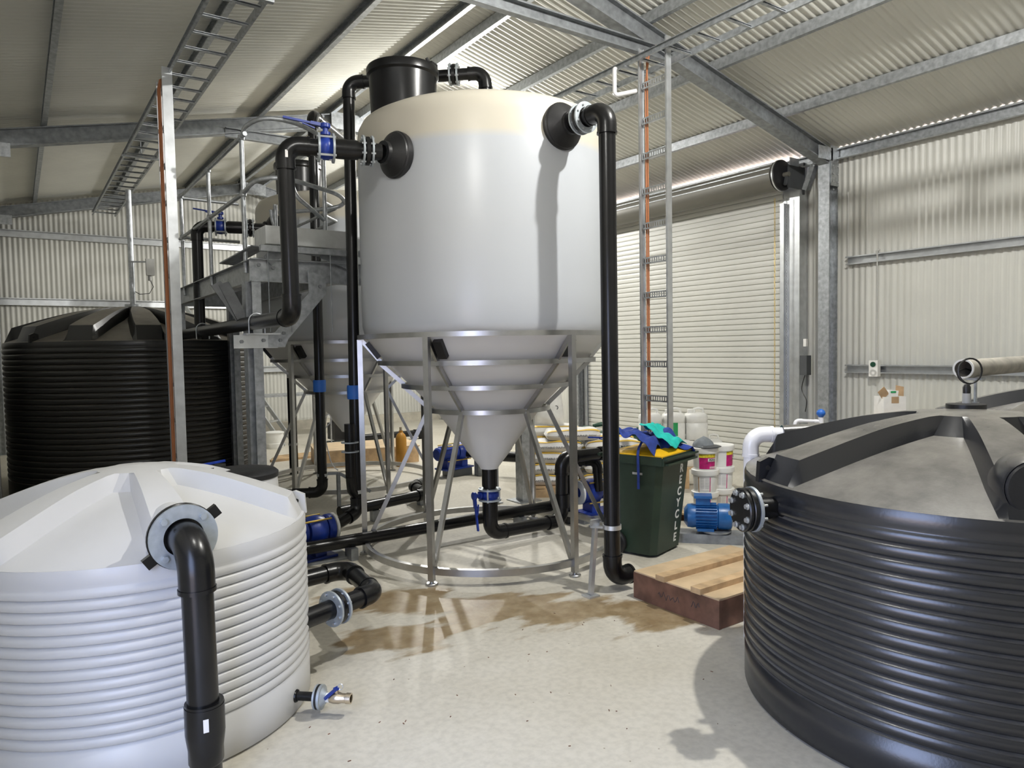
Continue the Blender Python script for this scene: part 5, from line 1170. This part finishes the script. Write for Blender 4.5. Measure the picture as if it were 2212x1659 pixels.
for k in range(9):
    c_ = la0.lerp(la1, (k+.6)/9.6); m_ = MB(); m_.bar(c_+V(-.138, -.144, 0), c_+V(.138, .144, 0), .03, .03); m_.build('rung', 'galv_bright', g)
m_ = MB(); c_ = la0.lerp(la1, .52)+V(-.138, -.19, .0); m_.bar(c_, c_+V(-.16, .15, .30), .05, .03); m_.build('red_plate', 'red', g)
def tub(label, x, y, r, h, m='whitepaint'):
    g = thing('plastic_tub', label, 'tub', (x, y, 0), group='pale tubs by the back wall')
    m_ = MB(); m_.lathe([(0, 0), (r*.92, 0), (r*.95, .02), (r*.98, h*.3), (r*.95, h*.32), (r, h*.9), (r, h*.94)], 32, (x, y, 0)); m_.build('tub_body', m, g, angle=40)
    m_ = MB(); m_.lathe([(r, h*.9), (r*1.06, h*.9), (r*1.06, h*.96), (r*.8, h), (0, h*1.02)], 32, (x, y, 0)); m_.build('tub_lid', m, g, angle=40)
tub('pale round tub with lid by the back wall, seen past the walkway column', 3.05, 12.6, .24, .62)
tub('low pale tub beside the taller tub near the back wall', 3.75, 12.9, .16, .3)
g = thing('work_bench', 'plain steel bench standing near the back wall', 'bench', (4.6, 14.4, 0))
m_ = MB(); m_.box((4.6, 14.4, .86), (1.9, .6, .04)); m_.build('bench_top', 'galv', g)
for xx in (3.7, 5.5):
    for yy in (14.15, 14.65): m_ = MB(); m_.bar((xx, yy, 0), (xx, yy, .84), .04, .04, up=(1, 0, 0)); m_.build('leg', 'galv_dull', g)
g = thing('engine_pump', 'small black engine pump with red tank beyond the farther cone', 'engine', (4.9, 12.6, 0))
m_ = MB(); m_.box((4.9, 12.6, .25), (.42, .36, .30)); m_.lathe([(0, -.05), (.14, -.05), (.16, .02), (.12, .08), (0, .08)], 24, (5.13, 12.45, .26), (.8, -.6, 0)); m_.box((4.8, 12.55, .44), (.2, .2, .10)); m_.build('engine_block', 'rubber', g)
m_ = MB(); m_.lathe([(0, 0), (.12, 0), (.15, .04), (.15, .12), (.1, .15), (0, .15)], 20, (4.95, 12.62, .42)); m_.build('fuel_tank', 'red', g)
m_ = MB()
for pts in ([(4.62, 12.4, .04), (5.2, 12.4, .04)], [(4.62, 12.8, .04), (5.2, 12.8, .04)], [(4.62, 12.4, .04), (4.62, 12.4, .65), (4.62, 12.8, .65), (4.62, 12.8, .04)], [(5.2, 12.4, .04), (5.2, 12.4, .65), (5.2, 12.8, .65), (5.2, 12.8, .04)], [(4.62, 12.4, .65), (5.2, 12.4, .65)]): m_.tube(pts, .014, 8)
m_.build('tube_frame', 'galv', g)
m_ = MB(); m_.tube(sm([(2.75, 7.60, .83), (2.78, 7.6, .88), (2.83, 7.58, .95), (2.79, 7.56, 1.02), (2.74, 7.58, .95), (2.75, 7.60, .82), (2.80, 7.55, .5), (2.86, 7.5, .4)]), .006, 6); tag(m_.build('hanging_cable', 'cablewhite'), 'thin white cable looped beside the riser pipe of the farther cone tank', 'cable')
for k in range(5):
    m_ = MB(); m_.bar((3.2+.05*k, 11.25+.1*k, .019), (5.3-.1*k, 11.35+.09*k, .019), .07, .038)
    tag(m_.build('timber_plank', 'pine'), ['nearest', 'second', 'third', 'fourth', 'farthest'][k]+' of five narrow planks on the floor beyond the plywood crate', 'plank', 'planks on the floor beyond the plywood crate')
g = thing('gas_bottle', 'tall orange cylinder standing behind the central stand', 'cylinder', (4.62, 9.55, 0))
m_ = MB(); m_.lathe([(0, 0), (.075, 0), (.08, .01), (.08, .42), (.06, .47), (.03, .5), (.03, .53), (0, .53)], 28, (4.62, 9.55, 0)); m_.build('cylinder_body', 'orangepaint', g, angle=40)
m_ = MB(); m_.cyl((4.62, 9.55, .53), (4.62, 9.55, .58), .02, n=12); m_.build('cylinder_valve', 'brass', g)
# scattered bits on the floor
rd = random.Random(11); m_ = MB()
for k in range(55):
    x = rd.uniform(.9, 3.0); y = rd.uniform(1.3, 3.6)
    if (x-CW[0])**2+(y-CW[1])**2 < .62 or (x-CB[0])**2+(y-CB[1])**2 < 1.08: continue
    a = rd.uniform(0, PI); L = rd.uniform(.002, .008); m_.bar((x-L*math.cos(a), y-L*math.sin(a), .0015), (x+L*math.cos(a), y+L*math.sin(a), .0015), rd.uniform(.002, .004), .003)
o = m_.build('floor_debris', 'darkwood', kind='stuff'); tag(o, 'tiny dark flecks of debris scattered over the concrete foreground', 'debris')
